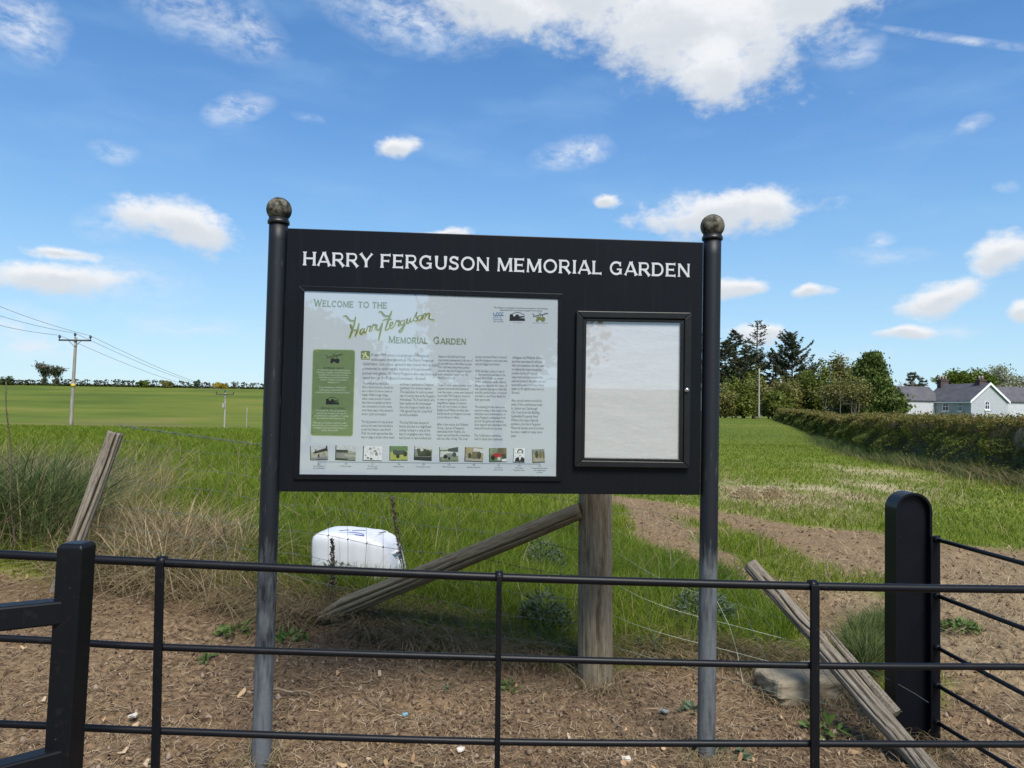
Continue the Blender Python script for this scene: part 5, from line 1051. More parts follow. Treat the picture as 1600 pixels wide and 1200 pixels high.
def broadleaf(px, Y, h, rx, mat, name, label, group, seed, n=5000, leaf=.35, trunk_h=.25, ry=None, clump=.42, nclump=60, z=None, X=None, thin=1.0, kind='tree'):
    x = at(px, 620, Y)[0] if X is None else X; z = zz(x, Y) if z is None else z; rng = np.random.default_rng(seed)
    t = thing(name, label, kind, (x, Y, z-.1), 0, group); mb = MB(); tips = []; r0 = h*.018
    mb.tube([WN(0, 0, 0), WN(.02*h*rng.normal(), 0, h*trunk_h*.5), WN(.03*h*rng.normal(), 0, h*trunk_h)], [r0*1.3, r0, r0*.9], 8, False)
    for k in range(5):
        a = k*1.256+rng.random(); grow(mb, WN(0, 0, h*trunk_h*rng.uniform(.7, 1)), WN(math.cos(a)*.6, math.sin(a)*.6, .9), h*.28, r0*.6, 2, rng, tips, .55, .2)
    mb.build('trunk', M_trunk if mat is not M_bloss else M_twig, t, True); ry = ry or rx
    cz = h*(trunk_h+(1-trunk_h)*.5); rz = h*(1-trunk_h)*.5
    if kind == 'bush': cz, rz = h*.40, h*.60
    cc = clumps(rng, nclump, rx*.82, ry*.82, rz*.82, cz, .35)
    # lumpy outline: each clump is pushed in or out
    sc = rng.uniform(.5, 1.25, nclump)[:, None]; k = rng.integers(0, nclump, n)
    d = rng.normal(0, 1, (n, 3)); d /= np.linalg.norm(d, axis=1)[:, None]; C = cc[k]+d*(rng.random(n)**.45)[:, None]*sc[k]*np.array([rx, ry, rz])*clump
    C = C[C[:, 2] > h*.08]; leaf_mesh('crown', C, leaf, mat, t, .62, .2, rng); return t
def pine(px, Y, h, spread, label, seed, bare=.25, dens=1.0, top_thin=0.0, X=None, name='pine_tree', group='dark pines beyond the field', mat=None, droop=-.02, needle=.46, upturn=.22):
    x = at(px, 620, Y)[0]; z = zz(x, Y); rng = np.random.default_rng(seed); t = thing(name, label, 'tree', (x, Y, z-.1), 0, group); mb = MB(); C = []; O = []
    bend = rng.normal(0, .015, 2)*h; tr = [WN(bend[0]*(k/10)**2, bend[1]*(k/10)**2, h*k/10) for k in range(11)]; mb.tube(tr, [h*.016*(1-.9*k/10)+.02 for k in range(11)], 8, False)
    lv = int(h*1.7)
    for i in range(lv):
        u = bare+(1-bare)*i/lv; zc = h*u; wid = spread*(1-(u-bare)/(1-bare))**.50*(.35+.65*min(1, (u-bare)/.22+.35))+.25
        nb = rng.integers(3, 6)
        for b in range(nb):
            if rng.random() < .16+top_thin*max(0, u-.55): continue
            a = rng.random()*6.28; L = wid*rng.uniform(.45, 1.15); k = u*10; p0 = WN(bend[0]*u*u, bend[1]*u*u, zc)
            d = WN(math.cos(a), math.sin(a), 0); P = [p0+d*L*s+WN(0, 0, L*(droop*s*4+upturn*s*s*1.6)) for s in (0, .35, .7, 1.0)]
            mb.tube(P, [.05+.01*L, .035, .02, .01], 4, False)
            m_ = int(L*34*dens*(1-top_thin*.75*(u > .62))); s = rng.uniform(.28, 1.05, m_); sdv = WN(-d[1], d[0], 0)
            pt = np.array([p0+d*L*q+WN(0, 0, L*(droop*q*4+upturn*q*q*1.6)) for q in s]) if m_ else np.zeros((0, 3))
            if m_: C.append(pt+sdv*(rng.normal(0, .20, m_)*L*(1.15-s))[:, None]+rng.normal(0, .10, (m_, 3))+WN(0, 0, .06)); O.append(np.repeat((d*.9+WN(0, 0, .35))[None], m_, 0))
    mb.build('trunk', M_trunk, t, True); C = np.vstack(C); leaf_mesh('crown', C, needle, mat or M_pine, t, .34, .3, rng, np.vstack(O)); return t

# ------------------------------------------------------------------ the clipped hedge on the right
HP = [(11.0, 6.0), (12.2, 13), (13.4, 19.5), (14.3, 27), (17.2, 36), (21.0, 47), (29.0, 72), (38.5, 104), (44, 118)]
hp = [WN(*p) for p in HP]; HC = catmull([WN(*p, 0) for p in HP], 24); seg = np.cumsum([0]+[np.linalg.norm(b-a) for a, b in zip(HC, HC[1:])])
HC = np.array(HC)
hg = thing('clipped_hedge', 'long clipped green hedge with reddish top curving along the right side of the field', 'hedge', (HC[60][0], HC[60][1], zz(*HC[60][:2])))
HO = WN(*hg.location)
n = 270000; s = seg[-1]*RNG.random(n)**1.9
s = s[(s > 4)]; n = len(s)
cx = np.interp(s, seg, HC[:, 0]); cy = np.interp(s, seg, HC[:, 1]); tx_ = np.interp(s+.3, seg, HC[:, 0])-cx; ty_ = np.interp(s+.3, seg, HC[:, 1])-cy; tl = np.hypot(tx_, ty_)+1e-9; nx, ny = -ty_/tl, tx_/tl
face = RNG.random(n); hw_ = .75; Hh = 1.47+.09*(fbm(s*.35, s*0, 3, 201)-.5)*2+.05*(fbm(s*2.4, s*0+3, 2, 203)-.5)
v_ = np.where(face < .62, RNG.random(n)**.75, 1.0); off = np.where(face < .62, hw_*1.0, RNG.uniform(-hw_, hw_, n)); off = np.where((face > .55) & (face < .62), -hw_, off)
lump = (fbm(s*1.3+v_*1.5, v_*2.5, 4, 205)-.5); off = off+np.sign(off)*(lump*1.25+(v_-.75)*-.55)*(face < .62)-np.abs(RNG.normal(0, .10, n))*np.sign(off)
zt = v_*Hh+np.where(face >= .62, RNG.normal(.0, .05, n)+(RNG.random(n) < .12)*RNG.uniform(0, .16, n), 0)
X = cx+nx*off; Y = cy+ny*off; z = Z(cx, cy)+zt
thin = fbm(s*.8, v_*2+4, 4, 207); keep = (v_ > .42) | (RNG.random(n) < np.clip(.25+1.3*(thin-.3), .1, 1)); near_gap = (s < 34) & (v_ < .55) & (face < .62) & (fbm(s*.6, v_*1.6, 3, 209) > .47); keep &= ~(near_gap & (RNG.random(n) < .55))
X, Y, z, s, v_, face = [q[keep] for q in (X, Y, z, s, v_, face)]
size = np.clip(.055+.0024*np.maximum(0, s-14), .062, .26)
is_top = (v_ > .76)&(RNG.random(len(s)) < .62) | ((face >= .62) & (RNG.random(len(s)) < .75))
M_hedge = m_leaf('hedge_leaf', [(.11, .14, .025), (.150, .18, .030), (.195, .215, .040), (.15, .145, .045)], .5, .55)
M_htop = m_leaf('hedge_top_leaf', [(.155, .155, .032), (.195, .140, .046), (.170, .105, .046), (.130, .150, .028)], .3, .6)
C = np.stack([X, Y, z], 1)-HO
leaf_mesh('foliage', C[~is_top], size[~is_top], M_hedge, hg, .7); leaf_mesh('new_growth', C[is_top], size[is_top], M_htop, hg, .6)
mb = MB(); rg = np.random.default_rng(3)
for k in range(260):
    ss = seg[-1]*rg.random()**1.7; 
    if ss < 5: continue
    a = WN(np.interp(ss, seg, HC[:, 0]), np.interp(ss, seg, HC[:, 1]), 0); a[:2] += rg.normal(0, .22, 2); a[2] = zz(a[0], a[1])-.05
    P = [a-HO]; 
    for q in range(4): P.append(P[-1]+WN(rg.normal(0, .09), rg.normal(0, .09), .36))
    mb.tube(P, [.03, .024, .018, .012, .006], 5, False)
mb.build('stems', M_twig, hg, True)['kind'] = 'stuff'
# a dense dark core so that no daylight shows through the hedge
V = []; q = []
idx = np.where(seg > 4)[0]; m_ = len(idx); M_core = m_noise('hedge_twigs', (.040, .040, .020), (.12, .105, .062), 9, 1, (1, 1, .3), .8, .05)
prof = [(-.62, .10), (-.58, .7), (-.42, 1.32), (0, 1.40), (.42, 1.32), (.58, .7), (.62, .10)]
for i in idx:
    p = HC[i]; tdir = HC[min(i+1, len(HC)-1)]-HC[max(i-1, 0)]; tdir /= np.linalg.norm(tdir); nn = WN(-tdir[1], tdir[0], 0); g0 = zz(p[0], p[1])
    for a, b in prof: V.append(WN(p[0], p[1], g0+b)+nn*a*(1+.25*rg.normal()*.3)-HO)
for i in range(m_-1):
    for k in range(len(prof)-1): b = i*len(prof)+k; q.append((b, b+1, b+len(prof)+1, b+len(prof)))
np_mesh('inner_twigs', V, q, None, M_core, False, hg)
# rough dry grass along the foot of the hedge
n = 26000; s = 4+40*RNG.random(n)**1.3; cx = np.interp(s, seg, HC[:, 0]); cy = np.interp(s, seg, HC[:, 1]); o_ = RNG.normal(-1.1, .5, n)
tx_ = np.interp(s+.3, seg, HC[:, 0])-cx; ty_ = np.interp(s+.3, seg, HC[:, 1])-cy; tl = np.hypot(tx_, ty_)+1e-9
x = cx+ty_/tl*o_*1.0; y = cy-tx_/tl*o_; x = cx-np.abs(o_)*.95; y = cy+RNG.normal(0, .3, n); k = fbm(x*.8, y*.8, 3, 221) > .38; x, y = x[k], y[k]; n = len(x)
h1 = n*2//3
blades('hedge_grass', x[:h1], y[:h1], RNG.uniform(.2, .55, h1), .010*RNG.uniform(.7, 1.4, h1), RNG.uniform(.2, .9, h1), RNG.uniform(0, 6.28, h1), M_gd, .3, label='rough green grass along the foot of the hedge')
blades('hedge_straw', x[h1:], y[h1:], RNG.uniform(.3, .85, n-h1)*np.clip(1.3-y[h1:]/32, .3, 1), .009*RNG.uniform(.7, 1.4, n-h1), RNG.uniform(.4, 1.5, n-h1), RNG.normal(3.4, .8, n-h1), M_dry, .35, label='pale dry stems leaning out from the foot of the hedge')

# ------------------------------------------------------------------ trees behind the right-hand field
PX = 'dark pines beyond the field'
pine(1133, 128, 13.8, 3.9, 'dark pine directly right of the right sign post', 11, .22, 1.2)
pine(1150, 136, 16.4, 4.0, 'tall dark pine second from the right sign post', 12, .25, 1.2)
pine(1163, 126, 12.8, 3.8, 'lower bushy pine in front of the tallest pine', 13, .15, 1.3)
pine(1181, 132, 17.8, 3.6, 'tallest pine with a thin see-through top', 14, .28, .9, .8)
pine(1112, 130, 15.5, 4.0, 'dark pine half hidden behind the right sign post', 15, .25, 1.2)
pine(1238, 130, 15.4, 4.7, 'broad dark pine with upswept branches standing apart', 16, .30, 1.25, 0, upturn=.42)
pine(1207, 138, 12.4, 4.2, 'low dark pine between the thin pine and the broad pine', 17, .15, 1.2)
BS = 'leafy bushes behind the far end of the hedge'
for px, Y, h, rx, mat, lab, sd, n in ((1126, 119, 4.6, 3.0, M_brown, 'low bush just right of the right sign post beyond the field', 37, 2600), (1143, 122, 6.2, 3.2, M_br, 'dark leafy bush between the first two pines', 38, 3000), (1215, 116, 4.8, 3.0, M_br, 'low green bush just above the hedge end', 39, 2800), (1160, 120, 5.5, 3.2, M_br, 'dark bush under the pines at the far end of the hedge', 31, 3200), (1200, 122, 6.5, 3.4, M_brown, 'olive bush beside the pale pole', 32, 3600), (1228, 118, 6.2, 3.2, M_brown, 'brownish thin bush right of the pale pole', 33, 3400), (1255, 121, 7.6, 3.6, M_br, 'green bush below the broad pine', 34, 4200), (1282, 120, 8.8, 3.8, M_br, 'tall rounded green bush between broad pine and cypress', 35, 4800), (1178, 125, 8.0, 3.4, M_br, 'deep green bush behind the pale pole', 36, 3600)):
    broadleaf(px, Y, h*1.15, rx, mat, 'bush', lab, BS, sd, int(n*1.2), .42, .06, None, .40, 40, kind='bush')
for px, Y, h, rx, lab, sd in ((1305, 104, 6.4, 2.6, 'thin brown saplings left of the cypress', 41), (1334, 101, 6.6, 2.6, 'slender multi-stemmed sapling in front of the cypress', 42)):
    x = at(px, 620, Y)[0]; t = broadleaf(px, Y, h, rx, M_brown, 'sapling', lab, 'thin saplings before the cypress', sd, 2200, .30, .22, None, .45, 40)
    mb = MB(); rg = np.random.default_rng(sd)
    for k in range(9): a = WN(rg.normal(0, 1.1), rg.normal(0, .5), 0); mb.tube([a, a+WN(rg.normal(0, .2), 0, h*.4), a+WN(rg.normal(0, .5), 0, h*.85)], [.06, .045, .015], 5, False)
    mb.build('stem', M_twig, t, True)
broadleaf(1316, 122, 12.2, 2.9, M_brown, 'ragged_tree', 'ragged thin crowned tree just left of the cypress', None, 51, 3600, .42, .10, None, .40, 46)
broadleaf(1338, 112, 8.6, 2.8, M_br, 'round_tree', 'rounded green tree against the left side of the cypress', None, 52, 3400, .42, .05, None, .42, 40)
# the cypress: a dense cone of short sprays with a broken outline
def cypress(px, Y, h, rx, label, seed, n=9000):
    x = at(px, 620, Y)[0]; rng = np.random.default_rng(seed); t = thing('cypress', label, 'tree', (x, Y, zz(x, Y)-.1)); mb = MB(); mb.tube([(0, 0, 0), (0, 0, h*.9)], [.22, .03], 8, False); mb.build('trunk', M_trunk, t, True)
    u = rng.random(n)**1.25; a = rng.random(n)*6.28; lump = .50+1.0*fbm(np.cos(a)*2.0+5+u*3, np.sin(a)*2.0+5+u*9, 4, seed); r = rx*np.clip(np.interp(u, [0, .08, .3, .48, .6, .75, .9, 1], [.80, .98, .95, .74, .52, .42, .26, .03])*lump, .05, 2)*(.55+.45*rng.random(n)**.35)
    C = np.stack([r*np.cos(a), r*np.sin(a), .3+u*(h-.3)], 1)
    kc = rng.integers(0, n, 90); wh = rng.integers(0, 90, n); pick = rng.random(n) < .42; ctr = C[kc[wh]]*np.array([1.08, 1.08, 1.0]); C = np.where(pick[:, None], ctr+rng.normal(0, .42, (n, 3)), C); C[:, 2] = np.maximum(C[:, 2], .15)
    O = np.stack([np.cos(a)*.5, np.sin(a)*.5, np.full(n, .8)], 1); leaf_mesh('crown', C, .52, M_cyp, t, .5, 0, rng, O); return t
cypress(1362, 104, 9.9, 4.1, 'dense dark green cypress standing before the grey house', 61, 15000)
def bare_tree(px, Y, h, label, seed, ivy=0, name='bare_tree', group=None, twr=.02, w=.55, mat=None, depth=4):
    x = at(px, 620, Y)[0]; rng = np.random.default_rng(seed); t = thing(name, label, 'tree', (x, Y, zz(x, Y)-.1), 0, group); mb = MB(); tips = []; nodes = []
    mb.tube([WN(0, 0, 0), WN(.1, 0, h*.12), WN(0, 0, h*.25)], [h*.045, h*.036, h*.032], 8, False)
    for k in range(4):
        a = k*1.57+rng.random()*.8; grow(mb, WN(0, 0, h*.24), WN(math.cos(a)*w, math.sin(a)*w, 1), h*.26, h*.020, depth, rng, tips, .55, .16, 3, twr, .66, nodes)
    mb.build('trunk', mat or M_twig, t, True)
    if ivy:
        c = [WN(rng.normal(0, .5), rng.normal(0, .5), h*.25*rng.random()) for _ in range(ivy//3)]
        big = [p for p, r, d in nodes if d >= 2]; c += [big[rng.integers(len(big))]+rng.normal(0, .5, 3) for _ in range(ivy)]
        leaf_mesh('ivy', np.array(c), .5, M_ivy, t, .7, 0, rng)
    return t
bare_tree(1412, 135, 9.0, 'pale leafless tree between cypress and dark firs', 71, 0, twr=.035, w=.35, depth=3)
pine(1424, 140, 9.5, 2.6, 'dark fir left of the brick chimney', 72, .08, 1.5, 0, name='fir_tree', group='dark firs behind the grey house', droop=-.05); pine(1440, 142, 8.8, 2.8, 'broader dark fir right behind the lower roof', 73, .08, 1.5, 0, name='fir_tree', group='dark firs behind the grey house', droop=-.05)
broadleaf(1508, 150, 11.5, 7.0, M_lite, 'yellow_green_tree', 'spreading yellow green tree behind the main roof', None, 74, 8000, .5, .35, 5, .34, 60)
broadleaf(1556, 155, 12.4, 6.0, M_bloss, 'blossom_tree', 'pale blossoming tree behind the right chimney', None, 75, 5200, .42, .25, 5, .40, 70)
broadleaf(1600, 150, 10.8, 6.0, M_bloss, 'blossom_tree', 'pale blossoming tree at the right edge of the photo', None, 76, 5200, .42, .22, 5, .40, 70)

# ------------------------------------------------------------------ the grey house
M_wall = m_noise('grey_render', (.34, .36, .385), (.41, .43, .45), 3, .9, (1, 1, 1), .1, .01); M_wallp = m_noise('pale_render', (.43, .445, .465), (.50, .515, .535), 3, .9, (1, 1, 1), .1, .01)
m, nt, out = newmat('slate_roof'); a = noise(nt, 1.1, 5, .6, (1, 1, 1)); t = nd(nt, 'ShaderNodeTexCoord'); br_ = nd(nt, 'ShaderNodeTexBrick'); br_.inputs['Scale'].default_value = 3.2; br_.inputs['Color1'].default_value = (.8, .8, .8, 1); br_.inputs['Color2'].default_value = (1, 1, 1, 1); br_.inputs['Mortar'].default_value = (.6, .6, .6, 1)
ln(nt, t.outputs['Object'], br_.inputs[0]); mu = nd(nt, 'ShaderNodeMix', data_type='RGBA', blend_type='MULTIPLY'); mu.inputs['Factor'].default_value = 1; ln(nt, ramp(nt, a, [(.35, (.085, .083, .092)), (.65, (.125, .12, .13))]), mu.inputs['A']); ln(nt, br_.outputs['Color'], mu.inputs['B'])
princ(nt, out, mu.outputs['Result'], .7, 0, .3); M_slate2 = m
M_trim = m_noise('white_trim', (.74, .75, .76), (.80, .81, .82), 5, .6); M_brick = m_noise('chimney_brick', (.060, .042, .040), (.095, .065, .060), 8, .9); M_pot = m_noise('clay_pot', (.22, .17, .14), (.34, .28, .24), 8, .8); M_win = m_noise('dark_window', (.012, .015, .018), (.03, .035, .04), 2, .08)
HD = 108; gxc = at(1546, 620, HD)[0]; gz0 = zz(gxc, HD)-.3; TH_ = rad(13)
house = thing('farmhouse', 'low grey rendered house with white trimmed gable and dark slate roofs', 'house', (gxc, HD, gz0), -TH_*-1*0)
# local frame: +y runs back along the ridge, x across the gable; turned so that the long side shows on the left
house.rotation_euler = (0, 0, TH_)
zo = lambda py, px=1547, Y=HD: at(px, py, Y)[2]-gz0
ev, apx = zo(627), zo(600); GWd = 3.25; LEN = 8.8
def gable_house(x0, x1, y0, y1, ze, za, mat, nm='wall'):
    xm = (x0+x1)/2; mb = MB(); v = [(x0, y0, 0), (x1, y0, 0), (x1, y0, ze), (xm, y0, za), (x0, y0, ze), (x0, y1, 0), (x1, y1, 0), (x1, y1, ze), (xm, y1, za), (x0, y1, ze)]
    mb.add(v, [(0, 1, 2, 3, 4), (9, 8, 7, 6, 5), (0, 4, 9, 5), (1, 6, 7, 2)]); mb.build(nm, mat, house)
    r = MB(); ov = .25
    for a, b in ((x0, -1), (x1, 1)):
        k = (za-ze)/(xm-x0); e = (a+b*ov, ze-ov*k)
        for s in (0,):
            p = [(e[0], y0-.2, e[1]+.06), (xm, y0-.2, za+.06), (xm, y1+.2, za+.06), (e[0], y1+.2, e[1]+.06)]; p2 = [(x, y, z+.12) for x, y, z in p]
            r.add(p+p2, [(0, 1, 2, 3), (7, 6, 5, 4), (0, 4, 5, 1), (1, 5, 6, 2), (2, 6, 7, 3), (3, 7, 4, 0)])
    r.build('roof', M_slate2, house); return xm
gable_house(-GWd, GWd, 0, LEN, ev, apx, M_wall)
mb = MB(); k = (apx-ev)/GWd
for sgn in (-1, 1):
    a = (sgn*(GWd+.28), ev-.28*k); b = (0, apx); mb.add([(a[0], -.26, a[1]-.12), (b[0], -.26, b[1]-.12), (b[0], -.26, b[1]+.24), (a[0], -.26, a[1]+.24), (a[0], -.21, a[1]-.12), (b[0], -.21, b[1]-.12), (b[0], -.21, b[1]+.24), (a[0], -.21, a[1]+.24)], [(0, 1, 2, 3), (7, 6, 5, 4), (0, 4, 5, 1), (3, 2, 6, 7), (0, 3, 7, 4)])
mb.build('bargeboard', M_trim, house)
mb = MB(); mb.box((-GWd-.33, -.2, ev-.30), (-GWd-.23, LEN, ev-.12)); mb.build('gutter', M_trim, house)
def window_(plane, c, zb, w, h, arched):
    """plane 'g' on the gable, 's' on the left long side; c is the place along it"""
    f = (lambda u, o, z: (c+u, -o, z)) if plane == 'g' else (lambda u, o, z: (-GWd-o, c-u, z))
    def outline(w, h): 
        if not arched: return [(-w, 0), (w, 0), (w, h), (-w, h)]
        return [(-w, 0), (w, 0), (w, h-w)]+[(w*math.cos(t), h-w+w*math.sin(t)) for t in np.linspace(.2, math.pi-.2, 8)]+[(-w, h-w)]
    def slab(pts, o0, o1):
        n = len(pts); mb = MB(); mb.add([f(u, o1, zb+z) for u, z in pts]+[f(u, o0, zb+z) for u, z in pts], [tuple(range(n)), tuple(range(2*n-1, n-1, -1))]+[(i, i+n, (i+1) % n+n, (i+1) % n) for i in range(n)]); return mb
    fr = slab(outline(w, h), -.02, .05).build('window', M_trim, house)
    mb = slab([(u*.80, .10+z*.88) for u, z in outline(w, h)], .04, .06); mb.build('pane', M_win, fr)
    mb = slab([(-.03, .1), (.03, .1), (.03, h*.9), (-.03, h*.9)], .055, .075); m2 = slab([(-w*.8, h*.5), (w*.8, h*.5), (w*.8, h*.56), (-w*.8, h*.56)], .055, .07); mb.add(m2.v, m2.f); mb.build('glazing_bar', M_trim, fr)
    slab([(-w*1.2, -.16), (w*1.2, -.16), (w*1.2, -.005), (-w*1.2, -.005)], -.02, .12).build('sill', M_trim, fr)
window_('g', -.45, zo(640), .42, 1.25, True)
for c in (1.9, 4.6, 7.3): window_('s', c, zo(643), .36 if c != 4.6 else .62, 1.25, True)
def chimney(cx, cy, zb, zt, w, d, pots):
    mb = MB(); mb.box((cx-w, cy-d, zb), (cx+w, cy+d, zt)); mb.box((cx-w-.08, cy-d-.08, zt+.002), (cx+w+.08, cy+d+.08, zt+.18)); ch = mb.build('chimney', M_brick, house)
    for k in range(pots): x = cx+(k-(pots-1)/2)*.55; mb = MB(); mb.tube([(x, cy, zt+.15), (x, cy, zt+.5), (x, cy, zt+.75)], [.17, .13, .15], 10); mb.build('chimney_pot', M_pot, ch, True)
chimney(.1, 1.6, apx-.9, apx+.50, .60, .4, 2); chimney(-.1, LEN-.3, apx-.9, apx+.70, .72, .4, 3)
# lower wing on the left behind, and the wing running off to the right
mb = MB(); wl_, wr_ = -11.5, -GWd; y0, y1 = LEN-2.2, LEN+3; ze, za = ev-.0, ev+2.1
mb.add([(wl_, y0, 0), (wr_, y0, 0), (wr_, y0, ze), (wl_, y0, ze), (wl_, y1, 0), (wr_, y1, 0), (wr_, y1, ze), (wl_, y1, ze), (wl_, (y0+y1)/2, za), (wr_, (y0+y1)/2, za)], [(0, 1, 2, 3), (5, 4, 7, 6), (0, 3, 8, 7, 4), (1, 5, 6, 9, 2)]); mb.build('wing_wall', M_wallp, house)
def lean_roof(xa, xb, y0, y1, ze, za):
    ym = (y0+y1)/2; mb = MB()
    for ye in (y0-.2, y1+.2):
        p = [(xa, ye, ze-.05), (xb, ye, ze-.05), (xb, ym, za+.06), (xa, ym, za+.06)]; mb.add(p+[(x, y, z+.12) for x, y, z in p], [(0, 1, 2, 3), (7, 6, 5, 4), (0, 4, 5, 1), (1, 5, 6, 2), (2, 6, 7, 3), (3, 7, 4, 0)])
    mb.build('wing_roof', M_slate2, house)
lean_roof(wl_-.2, wr_+1.2, y0, y1, ze, za)
mb = MB(); xl, xr = GWd, 16; y0, y1 = 1.2, 6.5; ze, za = ev+.0, apx-.35
mb.add([(xl, y0, 0), (xr, y0, 0), (xr, y0, ze), (xl, y0, ze), (xl, y1, 0), (xr, y1, 0), (xr, y1, ze), (xl, y1, ze), (xl, (y0+y1)/2, za), (xr, (y0+y1)/2, za)], [(0, 1, 2, 3), (5, 4, 7, 6), (0, 3, 8, 7, 4), (1, 5, 6, 9, 2)]); mb.build('wing_wall', M_wallp, house); lean_roof(xl-2.6, xr+.2, y0, y1, ze, za)
mb = MB(); mb.tube([(GWd+.12, .9, 0), (GWd+.12, .9, ev-.2)], .05, 6); mb.tube([(-GWd-.1, LEN-.5, 0), (-GWd-.1, LEN-.5, ev-.2)], .05, 6); mb.build('drainpipe', M_win, house)

# ------------------------------------------------------------------ poles and cables
M_pole = m_noise('pole_wood', (.20, .18, .15), (.34, .31, .27), 5, .9, (3, 3, .3), .3, .01); M_iron = m_noise('dark_iron', (.03, .035, .04), (.06, .065, .07), 9, .6); M_yel = m_noise('yellow_plate', (.55, .38, .03), (.65, .46, .05), 9, .6); M_pale = m_noise('pale_pole', (.26, .255, .22), (.34, .33, .29), 5, .9, (3, 3, .3)); M_ins = m_noise('insulator', (.03, .035, .045), (.06, .065, .08), 9, .3)
def pole(px, pyt, Y, lean, arm, label, mat, yel=True, group=None, box=False, H=None):
    x = at(px, 620, Y)[0]; zt = at(px, pyt, Y)[2]; z0 = zz(x, Y)-.3; t = thing('utility_pole', label, 'utility pole', (x, Y, z0), 0, group); h = zt-z0
    mb = MB(); r = .14; mb.tube([(-lean*h*(1-k/8), 0, h*k/8) for k in range(9)], [r*(1-.3*k/8) for k in range(9)], 12); mb.build('pole_shaft', mat, t, True)
    tops = []
    if arm:
        mb = MB(); mb.box((-arm/2, -.17, h-.30), (arm/2, -.07, h-.18)); mb.build('crossarm', M_iron, t)
        mb = MB()
        for s in (-1, 1): mb.tube([(s*.45, -.12, h-.3), (s*.02, -.12, h-.72)], .022, 5)
        mb.build('arm_brace', M_iron, t)
        for x_ in (-arm/2+.05, 0, arm/2-.05):
            zb = h-.18 if x_ else h; mb = MB(); mb.tube([(x_, -.12, zb-.02), (x_, -.12, zb+.10), (x_, -.12, zb+.11), (x_, -.12, zb+.24), (x_, -.12, zb+.25), (x_, -.12, zb+.34)], [.03, .03, .085, .10, .07, .04], 10); mb.build('insulator', M_ins, t, True); tops.append(WN(x+x_, Y-.12, z0+zb+.30))
    if yel: zy = at(px, 602, Y)[2]-z0; mb = MB(); mb.tube([(-lean*(h-zy)*1, 0, zy-.12), (-lean*(h-zy), 0, zy+.12)], .155, 12); mb.build('warning_plate', M_yel, t, True)
    if box: mb = MB(); mb.box((-.28, -.34, h-2.0), (.05, -.10, h-1.45)); mb.build('switch_box', M_pale, t)
    return t, tops
p1, t1 = pole(115.5, 527, 56, .0245, 2.45, 'tall wooden pole with crossarm near the left edge', M_pole)
p2, t2 = pole(352, 613.5, 100, .0, 2.4, 'short looking distant pole with crossarm in the left field', M_pale, False, box=True)
p4, t4 = pole(1186, 576, 112, .0, 0, 'plain pale pole in front of the dark pines', M_pale, False)
GCB = 'overhead cables slung between the poles'
M_cable = m_noise('cable', (.26, .27, .29), (.32, .33, .35), 5, .5, (1, 1, 1), 0, .001, .3, .7, .5, .5)
for k, lab in ((0, 'lowest overhead cable on the left insulator'), (1, 'middle overhead cable over the pole top'), (2, 'upper overhead cable on the right insulator')):
    pa = at(-160, (448, 425, 398)[k]+10, 34); t = thing('overhead_cable', lab, 'cable', tuple(t1[k]), 0, GCB); o = WN(*t.location)
    P = [pa+(t1[k]-pa)*s-WN(0, 0, .35*math.sin(math.pi*s)) for s in np.linspace(0, 1, 16)]+[t1[k]+(t2[k]-t1[k])*s-WN(0, 0, .55*math.sin(math.pi*s)) for s in np.linspace(0, 1, 18)][1:]
    mb = MB(); mb.tube([p-o for p in P], [.012+.0002*i for i in range(len(P))], 5); mb.build('cable_strand', M_cable, t, True)
# ------------------------------------------------------------------ the far hill: hedgerow, ivy-clad trees, bushes
rg = np.random.default_rng(9); FH = 232
x0 = at(-260, 600, FH)[0]; x1 = at(640, 600, FH)[0]; cen = (x0+x1)/2; fh = thing('far_hedgerow', 'straggly dark hedgerow along the skyline of the left hill', 'hedge', (cen, FH, zz(cen, FH)))
n = 9000; x = rg.uniform(x0, x1, n); prof_ = .75+1.35*fbm(x*.16, x*0, 4, 401)+.7*(fbm(x*.9, x*0+2, 2, 403)-.4); gap = (fbm(x*.45, x*0+9, 3, 405) < .36); u = rg.random(n)
keep = ~(gap & (u > .35)); zc = u*prof_*1.25; keep &= (rg.random(n) < np.where((u > .32) & (u < .75), .55, 1)); C = np.stack([x, FH+rg.normal(0, .8, n), zc+Z(x, FH+0*x)], 1)[keep]-WN(*fh.location)
leaf_mesh('foliage', C, .62, m_leaf('far_hedge_leaf', [(.030, .035, .016), (.050, .048, .024), (.040, .055, .02), (.065, .060, .03)], .2, .8), fh, .7, .3, rg)
mb = MB()
for k in range(170): xx = rg.uniform(x0, x1); zb = zz(xx, FH); mb.tube([WN(xx, FH, zb-.2)-WN(*fh.location), WN(xx+rg.normal(0, .3), FH, zb+rg.uniform(.9, 2.2))-WN(*fh.location)], [.10, .05], 4, False)
mb.build('stems', M_trunk, fh)['kind'] = 'stuff'
n = 5000; u = rg.random(n); xx = rg.uniform(x0, x1, n); C = np.stack([xx, FH-.6+rg.normal(0, .3, n), Z(xx, FH-.6+0*xx)+u*.55], 1)-WN(*fh.location); leaf_mesh('bank_growth', C, .6, M_ivy, fh, .8, .5, rg)
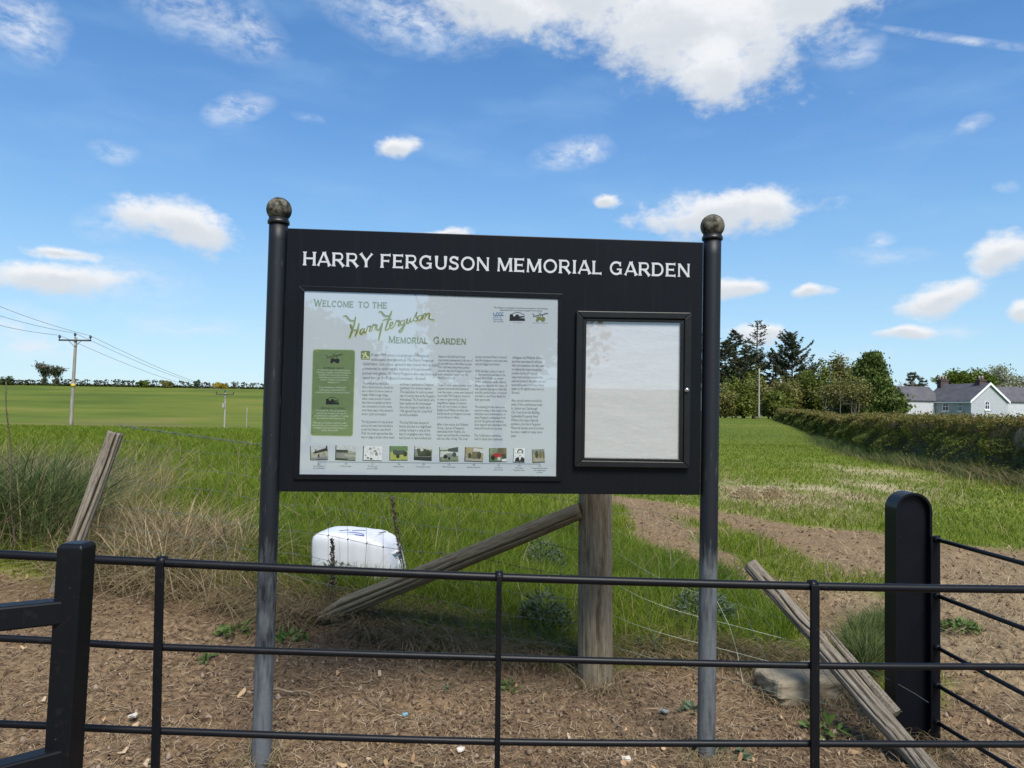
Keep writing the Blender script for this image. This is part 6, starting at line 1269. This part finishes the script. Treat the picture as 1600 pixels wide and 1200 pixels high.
bare_tree(69, 236, 9.2, 'wide ivy clad tree on the left hilltop', 81, 900, 'ivy_tree', 'ivy clad trees on the hilltop', .045, .75, M_twig, 4); bare_tree(86, 238, 8.0, 'narrower ivy clad tree on the left hilltop beside the pole', 82, 620, 'ivy_tree', 'ivy clad trees on the hilltop', .045, .5, M_twig, 4)
for px, h, rx, mat, nm, lab, sd in ((222, 3.0, 2.6, M_lite, 'bush', 'rounded light green bush on the skyline', 91), (261, 2.4, 2.2, M_brown, 'bush', 'dull green bush on the skyline right of the light green bush', 92), (343, 2.2, 2.6, M_lite, 'gorse_bush', 'yellow flowering gorse bush on the skyline', 93), (307, 2.8, 1.0, M_ivy, 'fir_tree', 'small pointed dark fir on the skyline', 94), (10, 3.0, 2.4, M_ivy, 'bush', 'dark bush on the skyline at the left edge', 95)):
    if nm == 'gorse_bush': mat = m_leaf('gorse_flower', [(.45, .33, .02), (.30, .24, .03), (.10, .12, .03), (.38, .26, .02)], .3, .6)
    broadleaf(px, 229, h, rx, mat, nm, lab, 'bushes on the skyline' if nm == 'bush' else None, sd, 700, .55, .06, 1.6, .42, 16, kind='tree' if nm == 'fir_tree' else 'bush')
for px, h, sd, lab in ((366, 3.2, 96, 'pale leafless bush on the skyline left of the board'), (395, 2.6, 97, 'small pale leafless bush on the skyline beside the left sign post')): bare_tree(px, 236, h, lab, sd, 0, 'bare_bush', None, .035, .8, M_twig, 3)
broadleaf(386, 96, 1.9, 1.5, M_brown, 'bush', 'scrubby bush in the left field beside the distant pole', None, 98, 500, .3, .05, 1.2, .5, 12, kind='bush')
mb = MB(); x = at(386, 640, 95)[0]; t = thing('fence_post', 'thin grey post standing by the scrubby bush in the left field', 'post', (x, 95, zz(x, 95))); mb.tube([(0, 0, -.1), (0, 0, at(386, 636, 95)[2]-zz(x, 95))], .07, 6); mb.build('post_shaft', M_pole, t)

# ------------------------------------------------------------------ roadside trees behind the camera: they are mirrored in the panel
GT = 'roadside trees behind the camera'
for X_, Y_, h, rx, sd, lab in MIRROR_TREES:
    broadleaf(0, Y_, h, rx, M_br, 'roadside_tree', lab, GT, sd, 14000, .30, .22, None, .40, 55, X=X_)
